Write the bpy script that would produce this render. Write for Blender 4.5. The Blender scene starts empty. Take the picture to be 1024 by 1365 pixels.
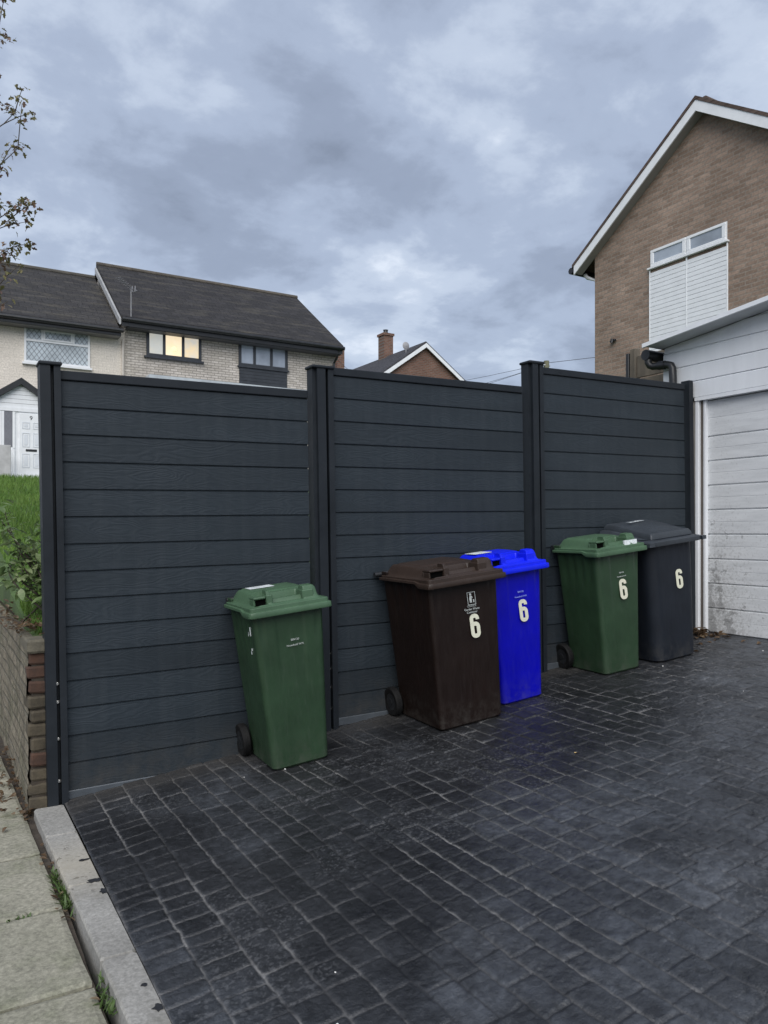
import bpy, math, random
import numpy as np
from mathutils import Vector, Matrix, Euler
random.seed(7); rng = np.random.default_rng(11)
R = math.radians
scene = bpy.context.scene
COL = scene.collection
EYE = 1.54
SLOPE, X0, Z0 = 0.111, 0.62, 0.07
def gz(x): return Z0 + SLOPE * (max(x, 0.62) - X0)

# ------------------------------------------------------------------ mesh builder
class MB:
    def __init__(s): s.v = []; s.f = []
    def add(s, vs, fs):
        n = len(s.v); s.v += [tuple(map(float, v)) for v in vs]; s.f += [tuple(i + n for i in f) for f in fs]; return s
    def box(s, a, b, M=None):
        x0, y0, z0 = a; x1, y1, z1 = b
        vs = [(x0,y0,z0),(x1,y0,z0),(x1,y1,z0),(x0,y1,z0),(x0,y0,z1),(x1,y0,z1),(x1,y1,z1),(x0,y1,z1)]
        if M is not None: vs = [M @ Vector(v) for v in vs]
        return s.add(vs, [(3,2,1,0),(4,5,6,7),(0,1,5,4),(1,2,6,5),(2,3,7,6),(3,0,4,7)])
    def bbox(s, a, b, e=.004, M=None):      # chamfered box
        x0, y0, z0 = a; x1, y1, z1 = b
        e = min(e, (x1-x0)*.45, (y1-y0)*.45, (z1-z0)*.45)
        def ring(z, i): return [(x0+i+ (0),y0+i+e,z),(x0+i+e,y0+i,z),(x1-i-e,y0+i,z),(x1-i,y0+i+e,z),(x1-i,y1-i-e,z),(x1-i-e,y1-i,z),(x0+i+e,y1-i,z),(x0+i,y1-i-e,z)]
        vs = ring(z0, e*.6) + ring(z0+e, 0) + ring(z1-e, 0) + ring(z1, e*.6)
        fs = [tuple(range(7,-1,-1)), tuple(range(24,32))]
        for k in range(3):
            for i in range(8): j=(i+1)%8; fs.append((k*8+i,k*8+j,k*8+8+j,k*8+8+i))
        if M is not None: vs = [M @ Vector(v) for v in vs]
        return s.add(vs, fs)
    def prism(s, pts, axis, a, b):          # polygon (2D) extruded along an axis
        def p3(p, t):
            return {'x': (t, p[0], p[1]), 'y': (p[0], t, p[1]), 'z': (p[0], p[1], t)}[axis]
        n = len(pts)
        vs = [p3(p, a) for p in pts] + [p3(p, b) for p in pts]
        fs = [tuple(range(n)), tuple(range(2*n-1, n-1, -1))]
        for i in range(n): j=(i+1)%n; fs.append((i, i+n, j+n, j))
        return s.add(vs, fs)
    def tube(s, path, rad, n=8, cap=True):
        path = [Vector(p) for p in path]
        rads = rad if isinstance(rad, (list, tuple)) else [rad]*len(path)
        vs = []; fs = []
        up = None
        for i, p in enumerate(path):
            t = (path[min(i+1,len(path)-1)] - path[max(i-1,0)])
            t = t.normalized() if t.length > 0 else Vector((0,0,1))
            if up is None: up = t.orthogonal().normalized()
            up = (up - t*up.dot(t)); up = up.normalized() if up.length > 1e-6 else t.orthogonal().normalized()
            w = t.cross(up)
            for k in range(n):
                a = 2*math.pi*k/n
                vs.append(p + (up*math.cos(a) + w*math.sin(a))*rads[i])
        for i in range(len(path)-1):
            for k in range(n):
                j=(k+1)%n; fs.append((i*n+k, i*n+j, (i+1)*n+j, (i+1)*n+k))
        if cap: fs += [tuple(range(n-1,-1,-1)), tuple((len(path)-1)*n+k for k in range(n))]
        return s.add(vs, fs)
    def lathe(s, prof, c, axis='x', n=28):   # prof: (radius, along)
        vs=[];fs=[]
        for r,a in prof:
            for k in range(n):
                t=2*math.pi*k/n; p=(r*math.cos(t), r*math.sin(t))
                vs.append({'x':(c[0]+a,c[1]+p[0],c[2]+p[1]),'y':(c[0]+p[0],c[1]+a,c[2]+p[1]),'z':(c[0]+p[0],c[1]+p[1],c[2]+a)}[axis])
        m=len(prof)
        for i in range(m-1):
            for k in range(n): j=(k+1)%n; fs.append((i*n+k,i*n+j,(i+1)*n+j,(i+1)*n+k))
        fs += [tuple(range(n-1,-1,-1)), tuple((m-1)*n+k for k in range(n))]
        return s.add(vs,fs)
    def build(s, name, mat, parent=None, smooth=False, sharp=None):
        me = bpy.data.meshes.new(name); me.from_pydata(s.v, [], s.f); me.update()
        import bmesh
        bm = bmesh.new(); bm.from_mesh(me); bmesh.ops.recalc_face_normals(bm, faces=bm.faces); bm.to_mesh(me); bm.free()
        return link(name, me, mat, parent, smooth, sharp)
def link(name, me, mat, parent=None, smooth=False, sharp=None):
    o = bpy.data.objects.new(name, me); COL.objects.link(o)
    if mat: me.materials.append(mat)
    if smooth:
        me.polygons.foreach_set('use_smooth', [True]*len(me.polygons))
        me.set_sharp_from_angle(angle=R(sharp or 35))
    if parent: o.parent = parent
    return o
def empty(name, loc=(0,0,0), rot=(0,0,0)):
    o = bpy.data.objects.new(name, None); COL.objects.link(o); o.location = loc; o.rotation_euler = rot
    o.empty_display_size = .1; return o
def tag(o, label=None, cat=None, group=None, kind=None):
    if label: o['label'] = label
    if cat: o['category'] = cat
    if group: o['group'] = group
    if kind: o['kind'] = kind
    return o

# ------------------------------------------------------------------ materials
class NT:
    def __init__(s, name):
        s.m = bpy.data.materials.new(name); s.m.use_nodes = True
        s.t = s.m.node_tree; s.b = s.t.nodes['Principled BSDF']
    def n(s, typ, **kw):
        nd = s.t.nodes.new(typ)
        for k, v in kw.items():
            if k.startswith('i_'):
                key = k[2:].replace('_', ' ')
                nd.inputs[key].default_value = v
            else: setattr(nd, k, v)
        return nd
    def l(s, a, b): s.t.links.new(a, b)
    def coords(s, kind='Object', scale=(1,1,1), src=None):
        tc = s.n('ShaderNodeTexCoord'); mp = s.n('ShaderNodeMapping')
        mp.inputs['Scale'].default_value = scale
        s.l(tc.outputs[kind], mp.inputs['Vector']); return mp.outputs['Vector']
    def noise(s, vec, scale, detail=4, rough=.55, dist=0):
        nd = s.n('ShaderNodeTexNoise'); nd.inputs['Scale'].default_value = scale; nd.inputs['Detail'].default_value = detail
        nd.inputs['Roughness'].default_value = rough; nd.inputs['Distortion'].default_value = dist
        s.l(vec, nd.inputs['Vector']); return nd.outputs['Fac']
    def ramp(s, fac, stops):
        nd = s.n('ShaderNodeValToRGB'); e = nd.color_ramp.elements
        while len(e) < len(stops): e.new(.5)
        for el, (p, c) in zip(e, stops):
            el.position = p; el.color = (c if len(c) == 4 else (*c, 1)) if isinstance(c, (tuple, list)) else (c, c, c, 1)
        s.l(fac, nd.inputs['Fac']); return nd.outputs['Color']
    def mix(s, fac, a, b, mode='MIX'):
        nd = s.n('ShaderNodeMix', data_type='RGBA', blend_type=mode)
        for sock, v in ((nd.inputs[0], fac), (nd.inputs[6], a), (nd.inputs[7], b)):
            if hasattr(v, 'node'): s.l(v, sock)
            else: sock.default_value = v if isinstance(v, (int, float)) else ((*v, 1) if len(v) == 3 else v)
        return nd.outputs[2]
    def math(s, op, a, b=0.0, clamp=False):
        nd = s.n('ShaderNodeMath', operation=op, use_clamp=clamp)
        for sock, v in ((nd.inputs[0], a), (nd.inputs[1], b)):
            if hasattr(v, 'node'): s.l(v, sock)
            else: sock.default_value = v
        return nd.outputs[0]
    def bump(s, h, strength=.3, dist=.01, normal=None):
        nd = s.n('ShaderNodeBump'); nd.inputs['Strength'].default_value = strength; nd.inputs['Distance'].default_value = dist
        s.l(h, nd.inputs['Height'])
        if normal: s.l(normal, nd.inputs['Normal'])
        s.l(nd.outputs[0], s.b.inputs['Normal']); return nd.outputs[0]
    def set(s, color=None, rough=None, spec=None, metal=None):
        for key, v in (('Base Color', color), ('Roughness', rough), ('Specular IOR Level', spec), ('Metallic', metal)):
            if v is None: continue
            if hasattr(v, 'node'): s.l(v, s.b.inputs[key])
            else: s.b.inputs[key].default_value = v if isinstance(v, (int, float)) else (*v, 1)
        return s.m
def sc(c, k): return tuple(min(1, x*k) for x in c)
def plain(name, c, rough=.5, var=.25, vs=6, bump=.1, bs=120, spec=.5, metal=0, coord='Object', scale=(1,1,1)):
    t = NT(name); v = t.coords(coord, scale)
    n1 = t.noise(v, vs, 6, .6)
    col = t.ramp(n1, [(.3, sc(c, 1-var)), (.7, sc(c, 1+var))])
    n2 = t.noise(v, bs, 3)
    if bump: t.bump(n2, bump, .004)
    r = t.ramp(n1, [(.3, rough*.85), (.7, min(1, rough*1.15))])
    return t.set(col, r, spec, metal)
def brick_mat(name, c1, c2, mortar, axis='y', bw=.225, rh=.075, ms=.010, dark=.35, bump=.5, msmooth=.2):
    """axis: the wall's normal axis"""
    t = NT(name); tc = t.n('ShaderNodeTexCoord'); sp = t.n('ShaderNodeSeparateXYZ'); cb = t.n('ShaderNodeCombineXYZ')
    t.l(tc.outputs['Object'], sp.inputs[0])
    t.l(sp.outputs['X' if axis == 'y' else 'Y'], cb.inputs[0]); t.l(sp.outputs['Z'], cb.inputs[1])
    v = cb.outputs[0]
    br = t.n('ShaderNodeTexBrick'); t.l(v, br.inputs['Vector'])
    for k, val in (('Scale', 1), ('Mortar Size', ms), ('Mortar Smooth', msmooth), ('Bias', 0), ('Brick Width', bw), ('Row Height', rh)): br.inputs[k].default_value = val
    br.inputs['Color1'].default_value = (*c1, 1); br.inputs['Color2'].default_value = (*c2, 1); br.inputs['Mortar'].default_value = (*mortar, 1)
    n1 = t.noise(v, 1.1, 5, .65); n2 = t.noise(v, 26, 4, .6)
    col = t.mix(1.0, br.outputs['Color'], t.ramp(n1, [(.3, 1-dark), (.72, 1.12)]), 'MULTIPLY')
    col = t.mix(1.0, col, t.ramp(n2, [(.3, .78), (.7, 1.15)]), 'MULTIPLY')
    h = t.math('MULTIPLY', br.outputs['Fac'], -1.0); h = t.math('ADD', h, t.math('MULTIPLY', n2, .5))
    t.bump(h, bump, .008)
    return t.set(col, .9, .25)
def roof_mat(name, c, axis='x', moss=(.06,.06,.04), row=.3):
    t = NT(name); tc = t.n('ShaderNodeTexCoord'); sp = t.n('ShaderNodeSeparateXYZ'); cb = t.n('ShaderNodeCombineXYZ')
    t.l(tc.outputs['Object'], sp.inputs[0]); t.l(sp.outputs['X' if axis == 'x' else 'Y'], cb.inputs[0])
    t.l(t.math('MULTIPLY', sp.outputs['Z'], 1.75), cb.inputs[1]); v = cb.outputs[0]
    br = t.n('ShaderNodeTexBrick'); t.l(v, br.inputs['Vector'])
    for k, val in (('Scale', 1), ('Mortar Size', .008), ('Mortar Smooth', .4), ('Brick Width', .33), ('Row Height', row)): br.inputs[k].default_value = val
    br.inputs['Color1'].default_value = (*sc(c, .82), 1); br.inputs['Color2'].default_value = (*sc(c, 1.2), 1); br.inputs['Mortar'].default_value = (*sc(c, .45), 1)
    mp = t.n('ShaderNodeMapping'); mp.inputs['Scale'].default_value = (.35, 1.6, 1); t.l(v, mp.inputs[0])
    n1 = t.noise(mp.outputs[0], 2.2, 7, .68); n2 = t.noise(v, 14, 5, .7)
    col = t.mix(t.ramp(n1, [(.50, 0), (.72, .75)]), br.outputs['Color'], moss)
    col = t.mix(1, col, t.ramp(n2, [(.3, .6), (.7, 1.35)]), 'MULTIPLY')
    t.bump(t.math('ADD', t.math('MULTIPLY', br.outputs['Fac'], -1.), t.math('MULTIPLY', n2, .6)), .6, .02)
    return t.set(col, .85, .3)
def plastic(name, c, rough=.42, var=.22, dustk=.07, spec=.36):
    t = NT(name); v = t.coords('Object'); vs = t.coords('Object', (9, 9, 1.2))
    n1 = t.noise(v, 4.5, 6, .65); n2 = t.noise(vs, 6, 5, .7); n3 = t.noise(v, 260, 2)
    col = t.ramp(n1, [(.28, sc(c, 1-var)), (.72, sc(c, 1+var))])
    dust = t.ramp(n2, [(.58, 0), (.8, dustk)])
    col = t.mix(dust, col, (.20, .20, .19))
    sp = t.n('ShaderNodeSeparateXYZ'); tc = t.n('ShaderNodeTexCoord'); t.l(tc.outputs['Object'], sp.inputs[0])
    mud = t.math('SUBTRACT', 1.0, t.math('MULTIPLY', t.math('ABSOLUTE', sp.outputs['Z']), 5.0), True)
    col = t.mix(t.math('MULTIPLY', mud, t.ramp(t.noise(v, 16, 6, .7), [(.42, 0), (.70, .32)])), col, (.10,.095,.085))
    t.bump(n3, .10, .002)
    rr = t.ramp(n2, [(.3, rough*.8), (.75, min(.9, rough*1.5))])
    return t.set(col, rr, spec)
def glass_mat(name, c, rough=.06):
    t = NT(name); v = t.coords('Object'); n1 = t.noise(v, 1.3, 3)
    return t.set(t.ramp(n1, [(.3, sc(c, .7)), (.7, sc(c, 1.25))]), rough, .9)
def emit_mat(name, c1, c2, s):
    t = NT(name); v = t.coords('Object'); n1 = t.noise(v, 2.6, 3)
    col = t.ramp(n1, [(.35, c1), (.7, c2)])
    t.l(col, t.b.inputs['Emission Color']); t.b.inputs['Emission Strength'].default_value = s
    return t.set(sc(c1, .4), .3, .5)

M = {}
M['white'] = plain('white_upvc', (.74,.76,.78), .4, .06, 5, .03)
M['white2'] = plain('white_boards', (.72,.74,.765), .5, .05, 5, .05, scale=(2,2,.35))
M['black'] = plain('black_plastic', (.014,.015,.017), .4, .3, 8, .05)
M['anthr'] = plain('anthracite_frame', (.028,.032,.038), .4, .2, 6, .03)
M['hole_shade'] = plain('hollow_shade', (.002,.002,.002), .95, .2, 8, 0, spec=.05)  # near-black, stands in for shade inside the lid grip
M['rubber'] = plain('black_rubber', (.0065,.0065,.007), .7, .4, 20, .2, spec=.25)
M['alu'] = plain('dark_aluminium', (.0125,.0160,.0205), .5, .22, 5, .08, 180, spec=.28)
M['rail'] = plain('grey_rail', (.062,.072,.083), .45, .2, 5, .06, 150)
M['steel'] = plain('steel_bolt', (.62,.62,.60), .35, .2, 30, .05, metal=.8)
M['digit'] = plain('cream_digit', (.60,.60,.48), .5, .10, 40, .04)
M['print'] = plain('pale_print', (.42,.45,.44), .6, .25, 90, .0)
M['printblue'] = plain('blue_white_print', (.25,.32,.75), .6, .25, 90, .0)
M['label'] = plain('pale_label', (.62,.66,.68), .45, .25, 25, .03)
M['cable'] = plain('cable', (.02,.02,.022), .6, .2, 4, 0)
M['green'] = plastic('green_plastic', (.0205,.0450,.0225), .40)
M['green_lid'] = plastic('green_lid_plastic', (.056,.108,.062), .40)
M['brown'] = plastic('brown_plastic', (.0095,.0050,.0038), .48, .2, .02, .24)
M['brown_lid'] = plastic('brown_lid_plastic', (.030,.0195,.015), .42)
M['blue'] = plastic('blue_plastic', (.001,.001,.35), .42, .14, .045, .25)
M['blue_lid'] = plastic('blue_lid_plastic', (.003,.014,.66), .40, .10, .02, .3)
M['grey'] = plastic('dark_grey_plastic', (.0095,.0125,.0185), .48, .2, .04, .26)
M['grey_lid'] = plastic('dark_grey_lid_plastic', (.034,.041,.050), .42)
M['wood'] = plain('old_timber', (.10,.085,.065), .85, .5, 9, .5, 60, scale=(1,1,.25))
M['soil'] = plain('soil', (.045,.036,.027), .95, .5, 14, .8, 60)

def fence_mat():
    t = NT('composite_boards'); tc = t.n('ShaderNodeTexCoord'); sp = t.n('ShaderNodeSeparateXYZ'); t.l(tc.outputs['Object'], sp.inputs[0])
    bi = t.math('FLOOR', t.math('DIVIDE', sp.outputs['Z'], .15))
    wn = t.n('ShaderNodeTexWhiteNoise', noise_dimensions='1D'); t.l(bi, wn.inputs['W'])
    off = t.math('MULTIPLY', wn.outputs['Value'], 37.0)
    cb = t.n('ShaderNodeCombineXYZ')
    t.l(t.math('ADD', t.math('MULTIPLY', sp.outputs['X'], 2.3), off), cb.inputs[0])
    t.l(t.math('MULTIPLY', sp.outputs['Z'], 9.0), cb.inputs[1]); t.l(off, cb.inputs[2])
    n1 = t.noise(cb.outputs[0], 1.0, 2, .5)
    fr = t.math('SINE', t.math('MULTIPLY', n1, 95.0))
    cb2 = t.n('ShaderNodeCombineXYZ'); t.l(t.math('MULTIPLY', sp.outputs['X'], 14), cb2.inputs[0]); t.l(t.math('MULTIPLY', sp.outputs['Z'], 240), cb2.inputs[1]); t.l(off, cb2.inputs[2])
    n2 = t.noise(cb2.outputs[0], 1.0, 3, .6)
    n3 = t.noise(cb.outputs[0], .5, 4, .6)
    amp = t.ramp(n3, [(.35, .15), (.65, 1)])
    h = t.math('ADD', t.math('MULTIPLY', t.math('MULTIPLY', fr, amp), .5), t.math('MULTIPLY', n2, .9))
    base = t.ramp(n3, [(.25, (.0145,.0205,.0265)), (.75, (.0205,.0285,.0365))])
    col = t.mix(t.ramp(h, [(.35, 0), (1.0, .26)]), base, (.032,.042,.052))
    st_ = t.noise(t.coords('Object', (7,1,.5)), 2.2, 5, .65)
    col = t.mix(t.ramp(st_, [(.45, 0), (.85, .32)]), col, (.046,.054,.062))
    low = t.math('SUBTRACT', 1.0, t.math('MULTIPLY', sp.outputs['Z'], 3.2), True)
    col = t.mix(t.math('MULTIPLY', low, t.ramp(t.noise(t.coords('Object'), 9, 5, .7), [(.35, 0), (.7, .55)])), col, (.060,.056,.050))
    bt = t.ramp(wn.outputs['Value'], [(0, .9), (1, 1.1)])
    col = t.mix(1, col, bt, 'MULTIPLY')
    t.bump(h, .30, .0025)
    return t.set(col, .55, .3)
M['boards'] = fence_mat()

# ------------------------------------------------------------------ numpy noise
def vnoise(x, y, seed=0):
    xi = np.floor(x).astype(np.int64); yi = np.floor(y).astype(np.int64); fx = x-xi; fy = y-yi
    fx = fx*fx*(3-2*fx); fy = fy*fy*(3-2*fy)
    def h(a, b):
        n = (a*374761393 + b*668265263 + seed*974634) & 0x7fffffff
        n = ((n ^ (n >> 13))*1274126177) & 0x7fffffff
        n = (n ^ (n >> 16)) & 0xffff
        return n/65535.0
    return (h(xi,yi)*(1-fx)+h(xi+1,yi)*fx)*(1-fy) + (h(xi,yi+1)*(1-fx)+h(xi+1,yi+1)*fx)*fy
def fbm(x, y, oct=4, seed=0, gain=.5):
    s = 0; a = 1; t = 0
    for o in range(oct): s = s + a*vnoise(x*2**o, y*2**o, seed+o*17); t += a; a *= gain
    return s/t
def smooth(a, b, x):
    t = np.clip((x-a)/(b-a), 0, 1); return t*t*(3-2*t)

# ------------------------------------------------------------------ ground, driveway, pavement
gm = plain('ground_earth', (.07,.075,.05), .95, .3, .4, .3, 3)
g = MB().add([(-400,-400,-.14),(400,-400,-.14),(400,400,-.14),(-400,400,-.14)], [(0,1,2,3)]).build('ground', gm); tag(g, kind='structure')

def driveway():
    st = .0046
    xs = np.concatenate([np.arange(.622, 5.84, st), [5.84, 5.9]])
    ys = np.concatenate([[-7., -4., -2., -1., -.3], np.arange(.1, .9, .03), np.arange(.9, 4.60, st), [4.62, 4.8]])
    Xg, Yg = np.meshgrid(xs, ys)
    r = np.random.default_rng(5)
    # columns run away from the viewer along y; joints across them are staggered
    xb = [.622, .775, .925]
    while xb[-1] < 5.95: xb.append(xb[-1] + r.uniform(.096, .132))
    xb = np.array(xb)
    wx = Xg + .020*(fbm(Xg*4.3, Yg*4.3, 3, 3)-.5) + .008*(fbm(Xg*22, Yg*22, 2, 9)-.5)
    wy = Yg + .020*(fbm(Xg*4.3+9, Yg*4.3, 3, 5)-.5) + .008*(fbm(Xg*22, Yg*22+4, 2, 13)-.5)
    ci = np.clip(np.searchsorted(xb, wx) - 1, 0, len(xb)-2)
    dx0 = wx - xb[ci]; dx1 = xb[ci+1] - wx
    d0 = np.zeros_like(Xg); d1 = np.zeros_like(Xg); sid = np.zeros_like(Xg)
    for c in range(len(xb)-1):
        yb = [-8 + r.uniform(0, .2)]
        while yb[-1] < 5: yb.append(yb[-1] + (r.uniform(.075, .125) if c < 2 else r.uniform(.115, .235)))
        yb = np.array(yb); m = ci == c; w = wy[m]
        k = np.clip(np.searchsorted(yb, w)-1, 0, len(yb)-2)
        d0[m] = w - yb[k]; d1[m] = yb[k+1]-w; sid[m] = c*997 + k
    dx = np.minimum(dx0, dx1); dy = np.minimum(d0, d1)
    rad = np.where(ci < 2, .012, .016)
    ex = np.maximum(rad-dx, 0); ey = np.maximum(rad-dy, 0)
    d = rad - np.sqrt(ex*ex+ey*ey)          # rounded-corner distance from the joint
    hs = lambda k: np.modf(np.sin(sid*12.9898+k*78.233)*43758.5453)[0] % 1.0
    rel = .55 + .45*smooth(.35, .65, fbm(Xg*.9+3, Yg*.9, 3, 21))     # how much relief is left
    rel *= 1 - .6*smooth(4.4, 5.4, Xg + .5*(4-Yg)*0)
    jw = .0025 + .0065*fbm(Xg*7, Yg*7, 3, 77)
    top = smooth(-.002, jw+.007, d)
    h = top*.0055*rel
    h += (hs(1)-.5)*.0045*top*rel
    h += ((hs(2)-.5)*(dx0-dx1) + (hs(3)-.5)*(d0-d1))*.022*top
    slate = fbm(Xg*16, Yg*16, 4, 31, .6)-.5
    ridg = np.abs(fbm(Xg*10+hs(4)*9, Yg*10+hs(5)*9, 3, 35)-.5)
    h += slate*.0050 + np.minimum(ridg, .06)*.030*top + (np.abs(fbm(Xg*34, Yg*34, 3, 37)-.5))*.0055*top
    h += (fbm(Xg*55, Yg*55, 3, 41)-.5)*.0030
    h += (fbm(Xg*.7, Yg*.7, 3, 51)-.5)*.02*smooth(.62, .9, Xg)
    Z = Z0 + SLOPE*(Xg-X0) + h - .006
    # soft soil mound line under the fence
    joint = 1 - smooth(.0005, jw+.0008, d)
    longj = (dx < dy)*1.0; hc = np.modf(np.abs(np.sin(ci*7.13+np.where(dx0<dx1,0,7.13))*437.58))[0]
    wear = smooth(.50, .66, fbm(Xg*2.1, Yg*2.1, 4, 61)) * (.45+.55*smooth(.45,.62,fbm(Xg*9, Yg*9, 3, 63)))
    near_edge = smooth(1.8, .8, Xg)
    eff = joint*np.clip(wear*.55 + .08 + longj*(.16+.70*hc)*smooth(.40,.58,fbm(Xg*1.7,Yg*1.2,3,68)) + .35*near_edge*smooth(.5,.62,fbm(Xg*5,Yg*5,3,66)), 0, 1)
    scr = smooth(.60, .72, fbm(Xg*110+hs(6), Yg*110, 2, 71))*smooth(.48, .62, fbm(Xg*3.1, Yg*3.1, 3, 73))
    stain = np.zeros_like(Xg)
    for (cx, cy, sx, sy, a) in ((1.40,2.46,.15,.085,1),(1.43,2.24,.11,.075,1),(1.31,2.08,.12,.07,.8),(1.55,2.36,.14,.08,.6),(1.18,2.33,.16,.07,.6),(2.25,1.28,.07,.05,.7)):
        q = ((Xg-cx)/sx)**2 + ((Yg-cy)/sy)**2 + 1.6*(fbm(Xg*18,Yg*18,3,81)-.5)
        stain = np.maximum(stain, a*np.exp(-np.maximum(q,0)))
    worn_sheen = smooth(.30, .62, fbm(Xg*.85+5, Yg*.85, 4, 95) + .34*smooth(3.5, 1.7, Yg+.10*(Xg-1.5)) + .14*smooth(2.4,4.2,Xg)*smooth(4.0,3.4,Yg) - .17*smooth(1.35,.8,Xg) - .12)  # sealer wear with the open-lit foreground sheen painted in, stronger near and right
    worn_sheen = worn_sheen*(.55+.45*smooth(.35,.6,fbm(Xg*6,Yg*6,3,97)))
    eff = eff*(1-.8*worn_sheen*(1-.4*longj))
    dirt = smooth(4.18, 4.47, Yg + .22*(fbm(Xg*5, Yg*5, 4, 91)-.5))*(1-smooth(5.2,5.5,Xg)*.5)
    ny, nx = Xg.shape
    verts = np.stack([Xg, Yg, Z], -1).reshape(-1, 3).astype(np.float32)
    i = np.arange(ny-1)[:, None]*nx + np.arange(nx-1)[None, :]
    quads = np.stack([i, i+1, i+1+nx, i+nx], -1).reshape(-1, 4).astype(np.int32)
    me = bpy.data.meshes.new('driveway')
    me.vertices.add(len(verts)); me.vertices.foreach_set('co', verts.ravel())
    me.loops.add(quads.size); me.loops.foreach_set('vertex_index', quads.ravel())
    me.polygons.add(len(quads)); me.polygons.foreach_set('loop_start', np.arange(0, quads.size, 4, dtype=np.int32))
    me.polygons.foreach_set('use_smooth', np.ones(len(quads), dtype=bool))
    me.update(calc_edges=True)
    for nm, a in (('joint', joint), ('lime', eff), ('scratch', scr), ('worn_sheen', worn_sheen), ('stain', stain), ('dirt', dirt), ('tone', hs(7)*top+.5*(1-top))):
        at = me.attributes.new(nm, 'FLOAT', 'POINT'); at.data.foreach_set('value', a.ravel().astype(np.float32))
    t = NT('imprinted_concrete'); v = t.coords('Object')
    def A(n): return t.n('ShaderNodeAttribute', attribute_name=n).outputs['Fac']
    n1 = t.noise(v, 1.3, 6, .62); n2 = t.noise(v, 22, 5, .65); n3 = t.noise(v, 150, 4, .65)
    col = t.ramp(n1, [(.28, (.0080,.0085,.0100)), (.72, (.0185,.0195,.0220))])
    col = t.mix(t.math('MULTIPLY', A('worn_sheen'), .8), col, t.ramp(n1, [(.3, (.036,.040,.047)), (.7, (.072,.079,.091))]))  # lighter grey-blue: worn sealer and painted sheen together
    col = t.mix(1, col, t.ramp(A('tone'), [(0, .74), (1, 1.2)]), 'MULTIPLY')
    col = t.mix(1, col, t.ramp(n2, [(.3, .50), (.7, 1.5)]), 'MULTIPLY')
    col = t.mix(t.math('MULTIPLY', A('joint'), .6), col, (.0075,.008,.010))
    col = t.mix(t.math('MULTIPLY', A('lime'), t.ramp(n2, [(.3, .25), (.6, .95)]), True), col, (.25,.245,.24))
    col = t.mix(t.math('MULTIPLY', A('scratch'), .22), col, (.17,.175,.185))
    col = t.mix(t.math('MULTIPLY', A('dirt'), t.ramp(n2, [(.35, .2), (.6, .85)]), True), col, t.ramp(n3, [(.35, (.012,.0115,.011)), (.62, (.034,.031,.028)), (.72, (.11,.105,.10))]))
    col = t.mix(A('stain'), col, (.0055,.006,.0075))
    spk = t.ramp(n3, [(.66, 0), (.74, .5)])
    col = t.mix(spk, col, (.16,.165,.17))
    rr = t.math('ADD', t.ramp(n1, [(.3, .36), (.7, .50)]), t.math('MULTIPLY', A('dirt'), .35))
    t.bump(t.math('ADD', n3, t.math('MULTIPLY', n2, 2.0)), .65, .005)
    t.set(col, rr, .52)
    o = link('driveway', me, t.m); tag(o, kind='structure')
driveway()

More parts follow.
